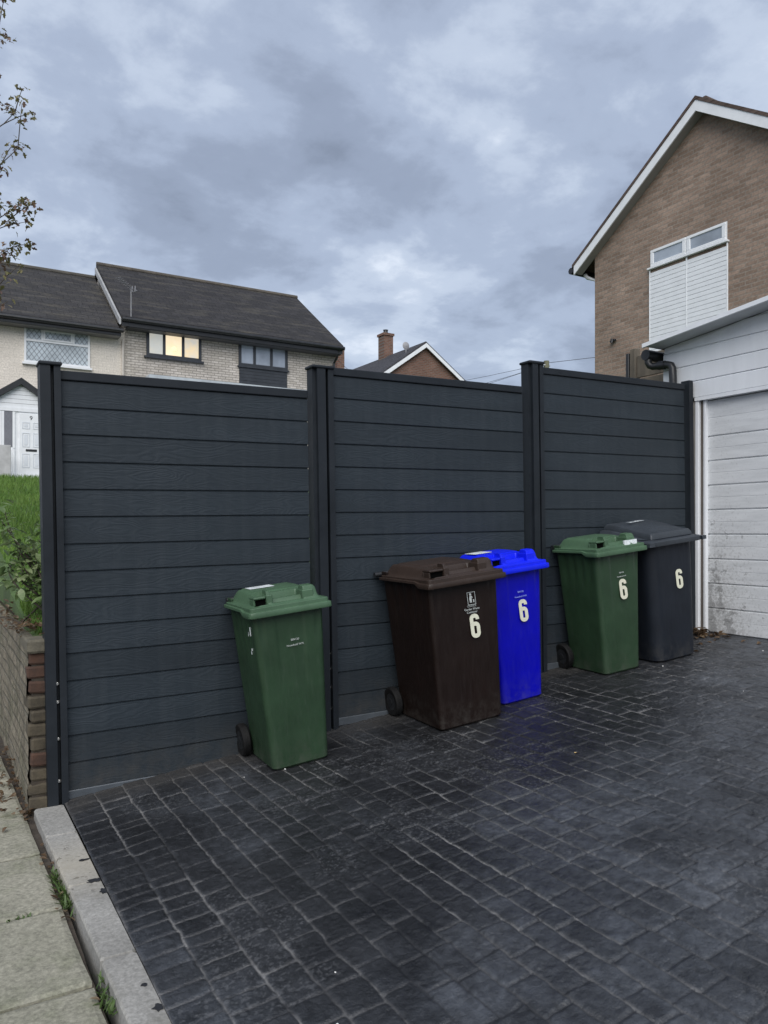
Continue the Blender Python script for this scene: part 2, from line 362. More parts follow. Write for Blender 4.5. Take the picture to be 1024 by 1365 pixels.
def slab_pavement():
    r = random.Random(3); mb = MB()
    ybs = [-6.0]
    for k in range(30): ybs.append(2.09 + (k-13)*.63 if k != 0 else -6.6)
    ys = sorted(set([2.10 + .615*k for k in range(-14, 22)]))
    cols = [(-.20, .437), (-.83, -.21), (-1.46, -.84)]
    for ci, (xa, xb) in enumerate(cols):
        for y in ys:
            o = (0, .31, .12)[ci]
            g = .006; dz = r.uniform(-.005, .005); tx = r.uniform(-.006,.006)
            nx = 7; ny = 7; vs=[]; fs=[]
            x0, x1, y0, y1 = xa+g, xb-g, y+o+g, y+o+.615-g
            def P(a,b):
                x = x0+(x1-x0)*a; yy = y0+(y1-y0)*b
                e = min(a,1-a,b,1-b)
                return (x + (.020*(4.47-max(yy,-2))*a if ci==0 else 0) + .006*(r.random()-.5), yy + .006*(r.random()-.5), .02+dz+tx*(a-.5)*2-(.006 if e==0 else 0)+.002*(r.random()-.5))
            us = [0,.03,.25,.5,.75,.97,1]
            for b in us:
                for a in us: vs.append(P(a,b))
            for j in range(6):
                for i in range(6): fs.append((j*7+i,j*7+i+1,j*7+i+8,j*7+i+7))
            rim = [i for i in range(7)]+[7*j+6 for j in range(1,7)]+[42+i for i in range(5,-1,-1)]+[7*j for j in range(5,0,-1)]
            n = len(vs); vs += [(vs[i][0],vs[i][1],-.04) for i in rim]
            for q in range(len(rim)): p=(q+1)%len(rim); fs.append((rim[q], n+q, n+p, rim[p]))
            mb.add(vs, fs)
    t = NT('paving_slabs'); v = t.coords('Object')
    n1 = t.noise(v, 1.6, 6, .65); n2 = t.noise(v, 60, 5, .7); n3 = t.noise(v, 7, 5, .6)
    col = t.ramp(n1, [(.3, (.185,.182,.140)), (.7, (.315,.300,.245))])
    col = t.mix(t.ramp(n3, [(.5, 0), (.75, .55)]), col, (.125,.140,.078))
    col = t.mix(1, col, t.ramp(n2, [(.3, .62), (.7, 1.35)]), 'MULTIPLY')
    t.bump(n2, .6, .005); t.set(col, .9, .25)
    o = mb.build('pavement', t.m); tag(o, kind='structure')
    s = MB()
    xs = np.linspace(-1.5, .475, 24); ysd = np.linspace(-6, 14, 260); vs=[]; fs=[]
    for y in ysd:
        for x in xs: vs.append((x, y, .004 + .012*(r.random()-.4)))
    for j in range(len(ysd)-1):
        for i in range(len(xs)-1): a=j*len(xs)+i; fs.append((a,a+1,a+1+len(xs),a+len(xs)))
    tag(s.add(vs, fs).build('pavement_bed', M['soil']), kind='structure')
    rd = plain('road_asphalt', (.05,.05,.052), .9, .25, 3, .5, 90)
    tag(MB().box((-8,-40,-.13),(-1.62,60,-.085)).build('road', rd), kind='structure')
    kc = plain('kerb_concrete', (.27,.265,.25), .85, .25, 9, .4, 90)
    mb = MB()
    for k in range(-8, 18): mb.bbox((-1.61, k*.9+.004, -.13), (-1.475, k*.9+.896, .022), .012)
    tag(mb.build('roadside_kerb', kc), kind='structure')
slab_pavement()

def edging():
    t = NT('edging_concrete'); v = t.coords('Object')
    n1 = t.noise(v, 2.3, 6, .65); n2 = t.noise(v, 70, 5, .7); n4 = t.noise(v, 24, 4, .6)
    col = t.ramp(n1, [(.3, (.215,.21,.195)), (.7, (.36,.352,.33))])
    col = t.mix(1, col, t.ramp(n2, [(.28, .62), (.7, 1.2)]), 'MULTIPLY')
    col = t.mix(t.ramp(t.noise(v, 5.5, 6, .7), [(.52, 0), (.75, .6)]), col, (.12,.115,.095))
    sp = t.n('ShaderNodeSeparateXYZ'); tc = t.n('ShaderNodeTexCoord'); t.l(tc.outputs['Object'], sp.inputs[0])
    # pitted, paint-spotted stretch
    near = t.math('SUBTRACT', 1.0, t.math('MULTIPLY', t.math('ABSOLUTE', t.math('SUBTRACT', sp.outputs['Y'], 3.62)), 2.6), True)
    pits = t.math('MULTIPLY', t.ramp(n4, [(.60, 0), (.66, 1)]), t.ramp(near, [(.1, 0), (.5, 1)]))
    col = t.mix(pits, col, (.06,.058,.055))
    col = t.mix(t.math('MULTIPLY', near, .5, True), col, (.42,.38,.30))
    t.bump(t.math('SUBTRACT', n2, t.math('MULTIPLY', pits, 1.4)), .5, .005); t.set(col, .85, .3)
    mb = MB(); y = -6.2
    cuts = [-6.2, -5.3, -4.4, -3.5, -2.6, -1.7, -.8, .1, 1.0, 1.9, 2.78, 3.42, 4.03, 4.47]
    r = random.Random(2)
    for a, b in zip(cuts[:-1], cuts[1:]):
        dz = r.uniform(-.002,.002)
        n0=len(mb.v); mb.bbox((.470, a+.002, -.08), (.621, b-.002, .062+dz), .010)
        for q in range(n0,len(mb.v)):
            x_,y_,z_=mb.v[q]; mb.v[q]=(x_+(.020*(4.47-max(y_,-2)) if x_<.55 else .003*(4.47-max(y_,-2))),y_,z_)
    tag(mb.build('driveway_edging', t.m), kind='structure')
    # dark driveway paint that ran over the edging
    pm = plain('dark_paint', (.02,.021,.024), .5, .3, 40, .1)
    mb = MB()
    for (cx, cy, ax, ay, n, sd) in ((.595,3.42,.032,.020,18,1),(.612,3.30,.022,.034,14,7),(.590,3.66,.022,.010,14,2),(.606,2.41,.018,.020,14,3),(.597,2.55,.010,.009,10,5)):
        rr = random.Random(sd); pts=[]
        for k in range(n):
            a = 2*math.pi*k/n; q = rr.uniform(.55, 1.25)
            pts.append((min(cx+ax*q*math.cos(a), .6195), cy+ay*q*math.sin(a)))
        mb.prism(pts, 'z', .0635, .0655)
    tag(mb.build('paint_spots', pm), 'splashes of dark driveway sealer on the pale concrete edging strip', 'paint spots', kind='stuff')
edging()

# ------------------------------------------------------------------ fence
FY = 4.50; TILT = R(1.03)
def fence():
    f = empty('composite_fence', (.62, FY, gz(.62)))
    tag(f, 'dark grey horizontal board fence stepping up the drive between brick stub and garage', 'fence')
    def panel(xa, zb, ln, nb):
        Mx = Matrix.Translation((xa, FY, zb)) @ Matrix.Rotation(-TILT, 4, 'Y')
        def put(o): o.parent = f; o.matrix_basis = f.matrix_basis.inverted() @ Mx if False else Matrix.Translation(Vector((xa, FY, zb))-f.location) @ Matrix.Rotation(-TILT, 4, 'Y'); return o
        mb = MB()
        for k in range(nb):
            z0, z1 = k*.15, k*.15+.15
            # rebated tongue joint at the top of each board: a dark groove
            pr = [(.0, z0+.004), (.0, z1-.009), (.009, z1-.006), (.009, z1+.0), (.022, z1), (.022, z0), (.004, z0)]
            mb.prism([(y, z) for y, z in pr], 'x', -.01, ln+.01)
        p = put(mb.build('fence_panel', M['boards']))
        top = nb*.15
        t = MB().bbox((-.01, -.012, top-.004), (ln+.01, .034, top+.046), .004).build('top_rail', M['alu'], p)
        b = MB().bbox((-.01, -.010, -.050), (ln+.01, .030, .002), .004).build('base_rail', M['rail'], p)
        return p
    panel(.625, .118, 1.485, 15)
    panel(2.275, .312, 1.625, 15)
    panel(4.085, .510, 1.665, 15)
    def post(x, w, ztop, left_lip=True, last=False):
        zb = gz(x) - .02; H = ztop - zb
        def put(o): o.parent = f; o.matrix_basis = Matrix.Translation(Vector((x, FY, zb))-f.location) @ Matrix.Rotation(-TILT, 4, 'Y'); return o
        # extruded plan outline with an open bolt slot between post and channel
        if last: pl = [(0,-.035),(w,-.035),(w,.05),(0,.05)]
        else:
            a = w*.50; b = w*.67
            pl = [(0,-.040),(a,-.040),(a,.006),(b,.006),(b,-.036),(w,-.036),(w,.065),(.0,.065)]
            if left_lip: pl = [(-.024,-.014),(0,-.014)] + pl + [(-.024,.065)]
        mb = MB().prism(pl, 'z', 0, H)
        p = put(mb.build('fence_post', M['alu']))
        if not last:
            l = .04 if left_lip else .010
            MB().bbox((-l+.004, -.050, H), (w+.007, .075, H+.018), .005).build('cap', M['alu'], p)
            for z in ((.13, .36, .56, .66) if not left_lip else (.16, .30, .42, .52)):
                MB().lathe([(.006,-.014),(.009,-.012),(.009,0)], (w*.585, .004, z), 'y', 10).build('bolt', M['steel'], p)
    post(.540, .105, 2.432, False)
    post(2.172, .118, 2.588)
    post(3.980, .112, 2.818)
    post(5.785, .052, 2.868, last=True)
fence()

# ------------------------------------------------------------------ wheelie bins
def rrect(w, d, r, n):
    """n points round a rounded rectangle centred at 0, starting mid front (-y) going ccw"""
    r = min(r, w/2-.001, d/2-.001); pts = []
    segs = [((0,-d/2),(w/2-r,-d/2)), ('a',(w/2-r,-d/2+r),-90), ((w/2,-d/2+r),(w/2,d/2-r)), ('a',(w/2-r,d/2-r),0), ((w/2-r,d/2),(-w/2+r,d/2)), ('a',(-w/2+r,d/2-r),90), ((-w/2,d/2-r),(-w/2,-d/2+r)), ('a',(-w/2+r,-d/2+r),180), ((-w/2+r,-d/2),(0,-d/2))]
    nf, na, ns = n
    for s in segs:
        if s[0] == 'a':
            for k in range(na):
                a = R(s[2] + 90*k/na); pts.append((s[1][0]+r*math.cos(a), s[1][1]+r*math.sin(a)))
        else:
            (xa,ya),(xb,yb) = s; m = nf if abs(ya-yb) < 1e-6 else ns
            if ya == yb and (xa == 0 or xb == 0): m = nf//2
            for k in range(m): t=k/m; pts.append((xa+(xb-xa)*t, ya+(yb-ya)*t))
    return pts
def six(h, w, t, th=.0016):
    """closed condensed figure six as a solid, centred, in local x/z, facing -y"""
    def arc(cx, cz, rx, rz, a0, a1, n=9): return [(cx+rx*math.cos(R(a0+(a1-a0)*k/n)), cz+rz*math.sin(R(a0+(a1-a0)*k/n))) for k in range(n+1)]
    W=w/2; H=h/2; ro=W*.62; ri=max(W-t,.004)*.85
    xi=W-t; zi=H-t
    cen = []   # centreline stroke of constant thickness
    c=W-t/2; hz=H-t/2; r=W*.55
    path = [(c, H*.50)] + arc(c-r, hz-r, r, r, 0, 90) + arc(-c+r, hz-r, r, r, 90, 180) + arc(-c+r, -hz+r, r, r, 180, 270) + arc(c-r, -hz+r, r, r, 270, 360) + arc(c-r, H*.16-r, r, r, 0, 90) + [(-c+t*.5+.0004, H*.16)]
    P=[]; 
    for p in path:
        if not P or math.hypot(p[0]-P[-1][0], p[1]-P[-1][1])>1e-4: P.append(p)
    L=[];Rr=[]
    for i,p in enumerate(P):
        a=P[max(i-1,0)]; b=P[min(i+1,len(P)-1)]; dx=b[0]-a[0]; dz=b[1]-a[1]; l=math.hypot(dx,dz)
        nx,nz=-dz/l*t/2, dx/l*t/2
        L.append((p[0]+nx,p[1]+nz)); Rr.append((p[0]-nx,p[1]-nz))
    mb=MB(); n=len(P)
    vs=[(x,-th,z) for x,z in L]+[(x,-th,z) for x,z in Rr]+[(x,0,z) for x,z in L]+[(x,0,z) for x,z in Rr]
    fs=[]
    for i in range(n-1):
        fs += [(i,i+1,n+i+1,n+i),(2*n+i,3*n+i,3*n+i+1,2*n+i+1),(i,2*n+i,2*n+i+1,i+1),(n+i,n+i+1,3*n+i+1,3*n+i)]
    fs += [(0,n,3*n,2*n),(n-1,3*n-1,4*n-1,2*n-1)]
    return mb.add(vs,fs)
def text_mesh(name, s, size, mat, parent, loc, rot=(R(90),0,0), extrude=.0006):
    cu = bpy.data.curves.new(name, 'FONT'); cu.body = s; cu.size = size; cu.extrude = extrude; cu.align_x = 'CENTER'
    cu.resolution_u = 3
    ob = bpy.data.objects.new(name, cu); COL.objects.link(ob)
    bpy.context.view_layer.update()
    me = bpy.data.meshes.new_from_object(ob.evaluated_get(bpy.context.evaluated_depsgraph_get()))
    bpy.data.objects.remove(ob); bpy.data.curves.remove(cu)
    me.name = name; o = link(name, me, mat, parent); o.location = loc; o.rotation_euler = rot
    if not me.materials: me.materials.append(mat)
    return o

def make_bin(name, loc, yaw, label, P):
    b = empty(name, (loc[0], loc[1], gz(loc[0])), (0, -math.atan(SLOPE)+P.get('lean',0), yaw))
    tag(b, label, 'wheelie bin', 'wheelie bins standing along the fence')
    H=P['H']; wb,wt=P['wb'],P['wt']; db,dt=P['db'],P['dt']; rc=P['r']; fl=P['front']   # fl: how far the front leans out towards the top
    N=(40,7,18); rings=[]; vs=[]; fs=[]
    zs = [0,.006,.016] + list(np.linspace(.03, H-.035, 46)) + [H-.030, H-.028, H]
    for z in zs:
        t = z/H; w = wb+(wt-wb)*t; d = db+(dt-db)*t
        inset = .016*max(0,1-z/.016)
        rim = .010 if z >= H-.029 else 0
        yfront = -db/2 - fl*t
        yc = yfront + d/2
        pts = rrect(w-2*inset+2*rim, d-2*inset+2*rim, rc, N)
        for (x,y) in pts:
            yy=y; xx=x
            if P['ribs'] and z < H-.03:
                fr = abs(y+d/2) < .004 + inset
                if fr:      # pressed-in centre channel fading out downwards and a shallow panel each side
                    k = smooth(H*.38, H*.80, z)
                    ax = abs(x)/(w/2)
                    yy += .0055*k*(1-smooth(.36,.44,ax)) + .004*k*smooth(.36,.40,ax)*0
                    yy += .006*k*smooth(.70,.76,ax)*(1-smooth(.84,.9,ax))*smooth(H*.72,H*.86,z)
                elif abs(abs(x)-w/2) < .004+inset:
                    v = y/(d/2); k = smooth(H*.66, H*.86, z)
                    q = .007*k*sum(smooth(c-.10,c-.06,v)*(1-smooth(c+.06,c+.10,v)) for c in (-.62,-.25,.15,.55))
                    xx -= math.copysign(q, x)
            vs.append((xx, yc+yy, z))
    n = len(rrect(1,1,.1,N))
    for i in range(len(zs)-1):
        for k in range(n): j=(k+1)%n; fs.append((i*n+k,i*n+j,(i+1)*n+j,(i+1)*n+k))
    fs.append(tuple(range(n-1,-1,-1))); fs.append(tuple((len(zs)-1)*n+k for k in range(n)))
    mb = MB().add(vs, fs)
    # wheel housings at the rear foot
    yb = -db/2 + db
    body = mb.build('body', M[P['mat']], b, True, 30)
    axle_y, axle_z, wr = yb+.015, .098, .098
    MB().tube([(-wt/2*.92, axle_y, axle_z), (wt/2*.92, axle_y, axle_z)], .011, 10).build('axle', M['steel'], b, True)
    for s in (-1,1):
        cx = s*(wb/2+.040)
        w = MB().lathe([(.058,-.020),(.066,-.024),(.090,-.024),(wr,-.015),(wr,.015),(.090,.024),(.066,.024),(.058,.020)], (cx,axle_y,axle_z), 'x', 32).build('wheel', M['rubber'], b, True, 30)
        hub = MB().lathe([(.020,-.025),(.024,-.022),(.040,-.021),(.056,-.0205),(.056,.0205),(.040,.021),(.024,.022),(.020,.025)], (cx,axle_y,axle_z), 'x', 24).build('rim', M['black'], w, True, 30)
    # lid
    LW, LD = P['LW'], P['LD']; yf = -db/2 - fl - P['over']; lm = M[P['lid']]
    lz = H - .048                       # lower edge of the front lip
    if P['kind'] == 'step':
        nx, ny = 96, 100
        xs = np.linspace(-LW/2, LW/2, nx); yy = np.linspace(0, LD, ny)   # 0 = front
        gx, gy = np.meshgrid(xs, yy)
        ed = np.minimum.reduce([LW/2-np.abs(gx), gy*1.0, (LD-gy)])
        # sloping sides rise to a gently domed deck
        ein = np.minimum.reduce([LW/2-np.abs(gx), np.maximum(gy-.0,0), LD-gy])
        z = .056 + np.zeros_like(gx)
        deck = smooth(.022, .075, np.minimum(LW/2-np.abs(gx), (LD-gy)+.02))
        z += .048*deck*smooth(.012, .06, gy) + .018*deck*smooth(.0, LD*.75, gy)
        blk = smooth(.044,.056,LW/2-np.abs(gx)) * smooth(LW*.20, LW*.22, np.abs(gx)) * smooth(.040,.052,gy) * (1-smooth(.105,.135,gy))
        # handle recess across the middle of the front
        rec = (1-smooth(LW*.195, LW*.215, np.abs(gx)))*smooth(.020,.034,gy)*(1-smooth(.150,.160,gy))
        floor = .060 + .010*(gy/.15)
        z = z*(1-rec) + floor*rec
        bar = (1-smooth(LW*.20, LW*.21, np.abs(gx)))*smooth(.060,.068,gy)*(1-smooth(.088,.096,gy))
        z += bar*.020
        z += blk*.030
        # dark pocket beside each block, open towards the side
        pk = smooth(.030,.036,LW/2-np.abs(gx))*(1-smooth(LW*.5-LW*.315,LW*.5-LW*.30,LW/2-np.abs(gx)))*smooth(.036,.046,gy)*(1-smooth(.112,.122,gy))
        pk = (gx<0)*((LW/2-np.abs(gx))>.036)*((LW/2-np.abs(gx))<(LW/2-LW*.205-.028))*(gy>.026)*(gy<.115)*1.0
        z = np.where(pk > 0, np.minimum(z, .058), z)
        # shallow raised panel further back
        rp = smooth(.24,.26,gy/LD*.62)*(1-smooth(.54,.56,gy/LD*.62))*(1-smooth(LW*.30,LW*.32,np.abs(gx)))
        z += rp*.006
        rg = .020 # rounded plan corners
        vs = []; fs = []
        for j in range(ny):
            for i in range(nx):
                x, y = gx[j,i], gy[j,i]
                cx = max(abs(x)-(LW/2-rg),0); 
                cy = max(rg-y, y-(LD-rg), 0)
                if cx>0 and cy>0:
                    l = math.hypot(cx,cy); m=max(cx,cy)
                    k = m/l; cx*=k; cy*=k
                    x = math.copysign(LW/2-rg+cx, x); y = rg-cy if y<rg else LD-rg+cy
                vs.append((x, yf+y, lz+z[j,i]))
        for j in range(ny-1):
            for i in range(nx-1): a=j*nx+i; fs.append((a,a+1,a+1+nx,a+nx))
        per = [i for i in range(nx)]+[j*nx+nx-1 for j in range(1,ny)]+[(ny-1)*nx+i for i in range(nx-2,-1,-1)]+[j*nx for j in range(ny-2,0,-1)]
        # two-step skirt: upper band, ledge, lower band; deeper along the front than the sides
        prev = per
        for (out, dn) in ((.0025,-.003),(.003,-.021),(.0045,-.022),(.0135,-.0235),(.0150,-.026),(.0155,-.050),(.013,-.055),(-.006,-.055),(-.010,-.050)):
            base = len(vs)
            for q in per:
                x,y,zz = vs[q]; yl = y-yf
                nx_ = x/(LW/2); 
                side = smooth(.10, .16, yl)
                dd = dn*(1-.45*float(side))
                ox = out*(1 if abs(x) > LW/2-.012 else 0)*math.copysign(1,x); oy = out*(-1 if yl<.012 else (1 if yl>LD-.012 else 0))
                vs.append((x+ox, y+oy, lz+.056+dd))
            cur = list(range(base, base+len(per)))
            for k in range(len(per)): m=(k+1)%len(per); fs.append((prev[k],cur[k],cur[m],prev[m]))
            prev = cur
        lid = MB().add(vs, fs).build('lid', lm, b, True, 32)
        # hollow grip pockets beside the handle recess (shade inside the opening painted as a near-black box)
        for s in (-1,1):
            xo = LW/2
            blkm = MB()
            xa, xb = LW*.205, LW/2-.040
            def bx(a,bb): blkm.bbox((min(s*a[0],s*bb[0]), yf+a[1], lz+a[2]), (max(s*a[0],s*bb[0]), yf+bb[1], lz+bb[2]), .005)
            if s > 0: bx((xa-.006,.030,.058),(xa+.060,.130,.112)); blkm.build('grip_block', lm, lid, True, 30); continue
            bx((xa-.006,.030,.058),(xa+.030,.130,.114)); bx((xa+.0305,.034,.096),(xb+.006,.130,.109)); bx((xa+.0305,.113,.0565),(xb+.006,.130,.0955)); bx((xb-.006,.046,.0565),(xb+.006,.1125,.0955))
            blkm.build('grip_block', lm, lid, True, 30)
            MB().box((min(s*(xa+.031),s*(xb-.004)), yf+.052, lz+.0590), (max(s*(xa+.031),s*(xb-.0065)), yf+.1120, lz+.0950)).build('pocket_shade', M['hole_shade'], lid)
    else:
        # smooth domed lid: raised crowned panel with a rolled edge, wide flat lip flaring past the body at the front
        vs=[];fs=[];N2=(44,8,30); n2=len(rrect(1,1,.1,N2))
        prof = [(.000,-.004),(.004,.004),(.004,.028),(-.004,.034),(-.030,.038),(-.052,.042),(-.056,.066),(-.066,.082),(-.074,.086),(-.080,.083),(-.090,.082)]
        for (o,z) in prof:
            for (x,y) in rrect(LW+2*o, LD+2*o, max(.05+o,.012), N2):
                tt=(y+LD/2)/LD
                rise=(.080*smooth(0,.9,tt) if z>.036 else .035*smooth(.1,1,tt))
                vs.append((x, yf+LD/2+y, lz+z+float(rise)))
        m=len(prof)
        for i in range(m-1):
            for k in range(n2): j=(k+1)%n2; fs.append((i*n2+k,i*n2+j,(i+1)*n2+j,(i+1)*n2+k))
        last=[(m-1)*n2+k for k in range(n2)]; src=[vs[i] for i in last]; prev=last
        cx,cy=0,yf+LD/2
        for s_,dz in ((.8,.010),(.55,.018),(.25,.023)):
            base=len(vs)
            for (x,y,z) in src: 
                zc=sum(p[2] for p in src)/len(src)
                vs.append((x*s_, cy+(y-cy)*s_, z*s_+zc*(1-s_)+dz))
            cur=list(range(base,base+n2))
            for k in range(n2): j=(k+1)%n2; fs.append((prev[k],prev[j],cur[j],cur[k]))
            prev=cur
        fs.append(tuple(prev))
        lmb=MB().add(vs,fs)
        lid = lmb.build('lid', lm, b, True, 28)
        # side wings of the front lip
        for s in (-1,1):
            MB().prism([(s*(LW/2-.02),yf-.012),(s*(LW/2+.030),yf-.006),(s*(LW/2+.030),yf+.030),(s*(LW/2+.002),yf+.10)], 'z', lz-.002, lz+.026).build('lip_wing', lm, lid)
    # hinge bar and rear handles
    yr = yf + LD
    for s in (-1,1):
        xh = s*(LW/2-.075)
        hz = lz+.040
        MB().tube([(xh-.060 if s>0 or P['mat']!='brown' else xh-.105,yr+.036,hz+.02),(xh+.098 if s>0 and P['mat'] in ('green','blue') else xh+.060,yr+.036,hz+.02)], .018, 14).build('handle_bar', M['black'] if P['mat']!='blue' else M['blue_lid'], b, True)
        for q in (-.05,.05):
            MB().bbox((xh+q-.007, yr-.05, hz-.022), (xh+q+.007, yr+.048, hz+.036), .004).build('handle_bracket', M[P['mat']], b)
    MB().bbox((-wt/2+.02, yr-.07, H-.06), (wt/2-.02, yr-.012, H-.004), .006).build('rear_rim', M[P['mat']], b)
    # front details: front face position at height z
    def fy(z, dx=0):
        k = smooth(H*.38, H*.80, np.array(z)) if P['ribs'] else 0
        return -db/2 - fl*z/H
    ang = math.atan2(fl, H)
    if P.get('six'):
        x, z = P['six']; s = six(.150, .070, .0255).build('house_number', M['digit'], b); s.location = (x, fy(z)-.0015-.002, z); s.rotation_euler = (-ang-.006, 0, 0)
        s['label'] = 'cream figure 6 sticker'
    for (txt, x, z, size, mat) in P.get('text', ()):
        text_mesh('lettering', txt, size, M[mat], b, (x, fy(z)-.003, z), (R(90)-ang-.006, 0, 0))
    if P.get('emblem'):
        x, z = P['emblem']
        em = MB()
        w2,h2,t=.030,.040,.003
        em.box((-w2,-.001,-h2),(w2,0,-h2+t)).box((-w2,-.001,h2-t),(w2,0,h2)).box((-w2,-.001,-h2+t),(-w2+t,0,h2-t)).box((w2-t,-.001,-h2+t),(w2,0,h2-t))
        em.prism([(-.006+.008*math.cos(a)*1.0, .026+.008*math.sin(a)) for a in [2*math.pi*k/10 for k in range(10)]], 'y', -.001, 0)
        em.prism([(-.014,-.026),(-.016,.004),(-.010,.017),(.002,.017),(.010,.004),(.006,.002),(.001,.008),(.001,-.026),(-.005,-.026),(-.006,-.006),(-.008,-.026)], 'y', -.001, 0)
        em.prism([(.012,-.026),(.010,-.008),(.020,-.008),(.018,-.026)], 'y', -.001, 0)
        eo = em.build('emblem', M['print'], b); eo.location=(x, fy(z)-.003, z); eo.rotation_euler=(-ang-.006,0,0)
    return b, lid, dict(yf=yf, lz=lz, LW=LW, LD=LD, H=H)

S140 = dict(H=.935, wb=.340, wt=.425, db=.400, dt=.455, r=.035, front=.050, over=.035, LW=.460, LD=.480, ribs=True, kind='step')
S240 = dict(H=.945, wb=.462, wt=.510, db=.520, dt=.600, r=.028, front=.050, over=.040, LW=.548, LD=.620, ribs=True, kind='step')
G240 = dict(H=.950, wb=.430, wt=.490, db=.470, dt=.550, r=.085, front=.030, over=.050, LW=.545, LD=.600, ribs=False, kind='dome')
def bin140(mat, lid, **k): return {**S140, 'mat': mat, 'lid': lid, **k}
sm = .020
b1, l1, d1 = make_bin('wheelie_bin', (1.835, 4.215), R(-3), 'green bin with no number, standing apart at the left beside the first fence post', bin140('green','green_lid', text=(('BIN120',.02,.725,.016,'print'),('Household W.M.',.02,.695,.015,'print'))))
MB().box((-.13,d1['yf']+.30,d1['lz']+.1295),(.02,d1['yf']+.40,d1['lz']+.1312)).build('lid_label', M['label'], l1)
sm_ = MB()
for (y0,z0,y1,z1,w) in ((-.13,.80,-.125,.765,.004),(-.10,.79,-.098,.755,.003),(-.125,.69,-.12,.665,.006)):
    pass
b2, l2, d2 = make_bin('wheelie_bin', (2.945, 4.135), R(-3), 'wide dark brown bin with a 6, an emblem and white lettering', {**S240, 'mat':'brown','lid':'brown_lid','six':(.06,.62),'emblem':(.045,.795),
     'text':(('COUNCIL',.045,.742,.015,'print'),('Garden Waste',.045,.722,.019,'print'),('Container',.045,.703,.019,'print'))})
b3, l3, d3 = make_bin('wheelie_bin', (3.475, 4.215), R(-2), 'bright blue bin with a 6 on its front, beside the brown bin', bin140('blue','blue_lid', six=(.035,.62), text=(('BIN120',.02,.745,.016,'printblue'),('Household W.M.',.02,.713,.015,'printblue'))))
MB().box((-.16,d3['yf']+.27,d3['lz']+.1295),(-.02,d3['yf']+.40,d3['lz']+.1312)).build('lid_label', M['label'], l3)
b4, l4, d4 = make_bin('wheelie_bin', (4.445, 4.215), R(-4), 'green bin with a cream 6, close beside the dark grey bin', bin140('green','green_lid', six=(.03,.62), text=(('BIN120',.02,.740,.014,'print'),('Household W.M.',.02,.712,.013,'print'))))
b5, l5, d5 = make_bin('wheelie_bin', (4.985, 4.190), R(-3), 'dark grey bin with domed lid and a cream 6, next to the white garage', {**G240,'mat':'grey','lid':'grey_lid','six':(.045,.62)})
text_mesh('lid_print', 'WASTE', .06, M['label'], l5, (-.05, d5['yf']+.34, d5['lz']+.172), (R(4),0,R(12)))
# white scuffs
sc_ = MB()
for (y,z,l,w,a) in ((-.150,.775,.05,.005,.15),(-.118,.770,.05,.004,.12),(-.140,.690,.012,.008,0),(-.128,.668,.018,.008,.3)):
    hw = (S140['wb']+(S140['wt']-S140['wb'])*z/S140['H'])/2
    MB().box((-hw-.0012,y,z),(-hw+.004,y+w,z+l)).build('scuff', M['label'], b1)['label'] = 'white scratch on the side'
dr = MB()
for (x,y,rx,ry) in ((.08,.026,.034,.016),(.15,.030,.030,.018)):
    pts=[(x+rx*math.cos(a)*random.uniform(.8,1.15), d4['yf']+y+ry*math.sin(a)*random.uniform(.8,1.15)) for a in [2*math.pi*k/14 for k in range(14)]]
    dr.prism(pts,'z',d4['lz']+.050,d4['lz']+.088)
dr.build('bird_dropping', M['label'], l4)['label'] = 'white splash on the front of the lid'

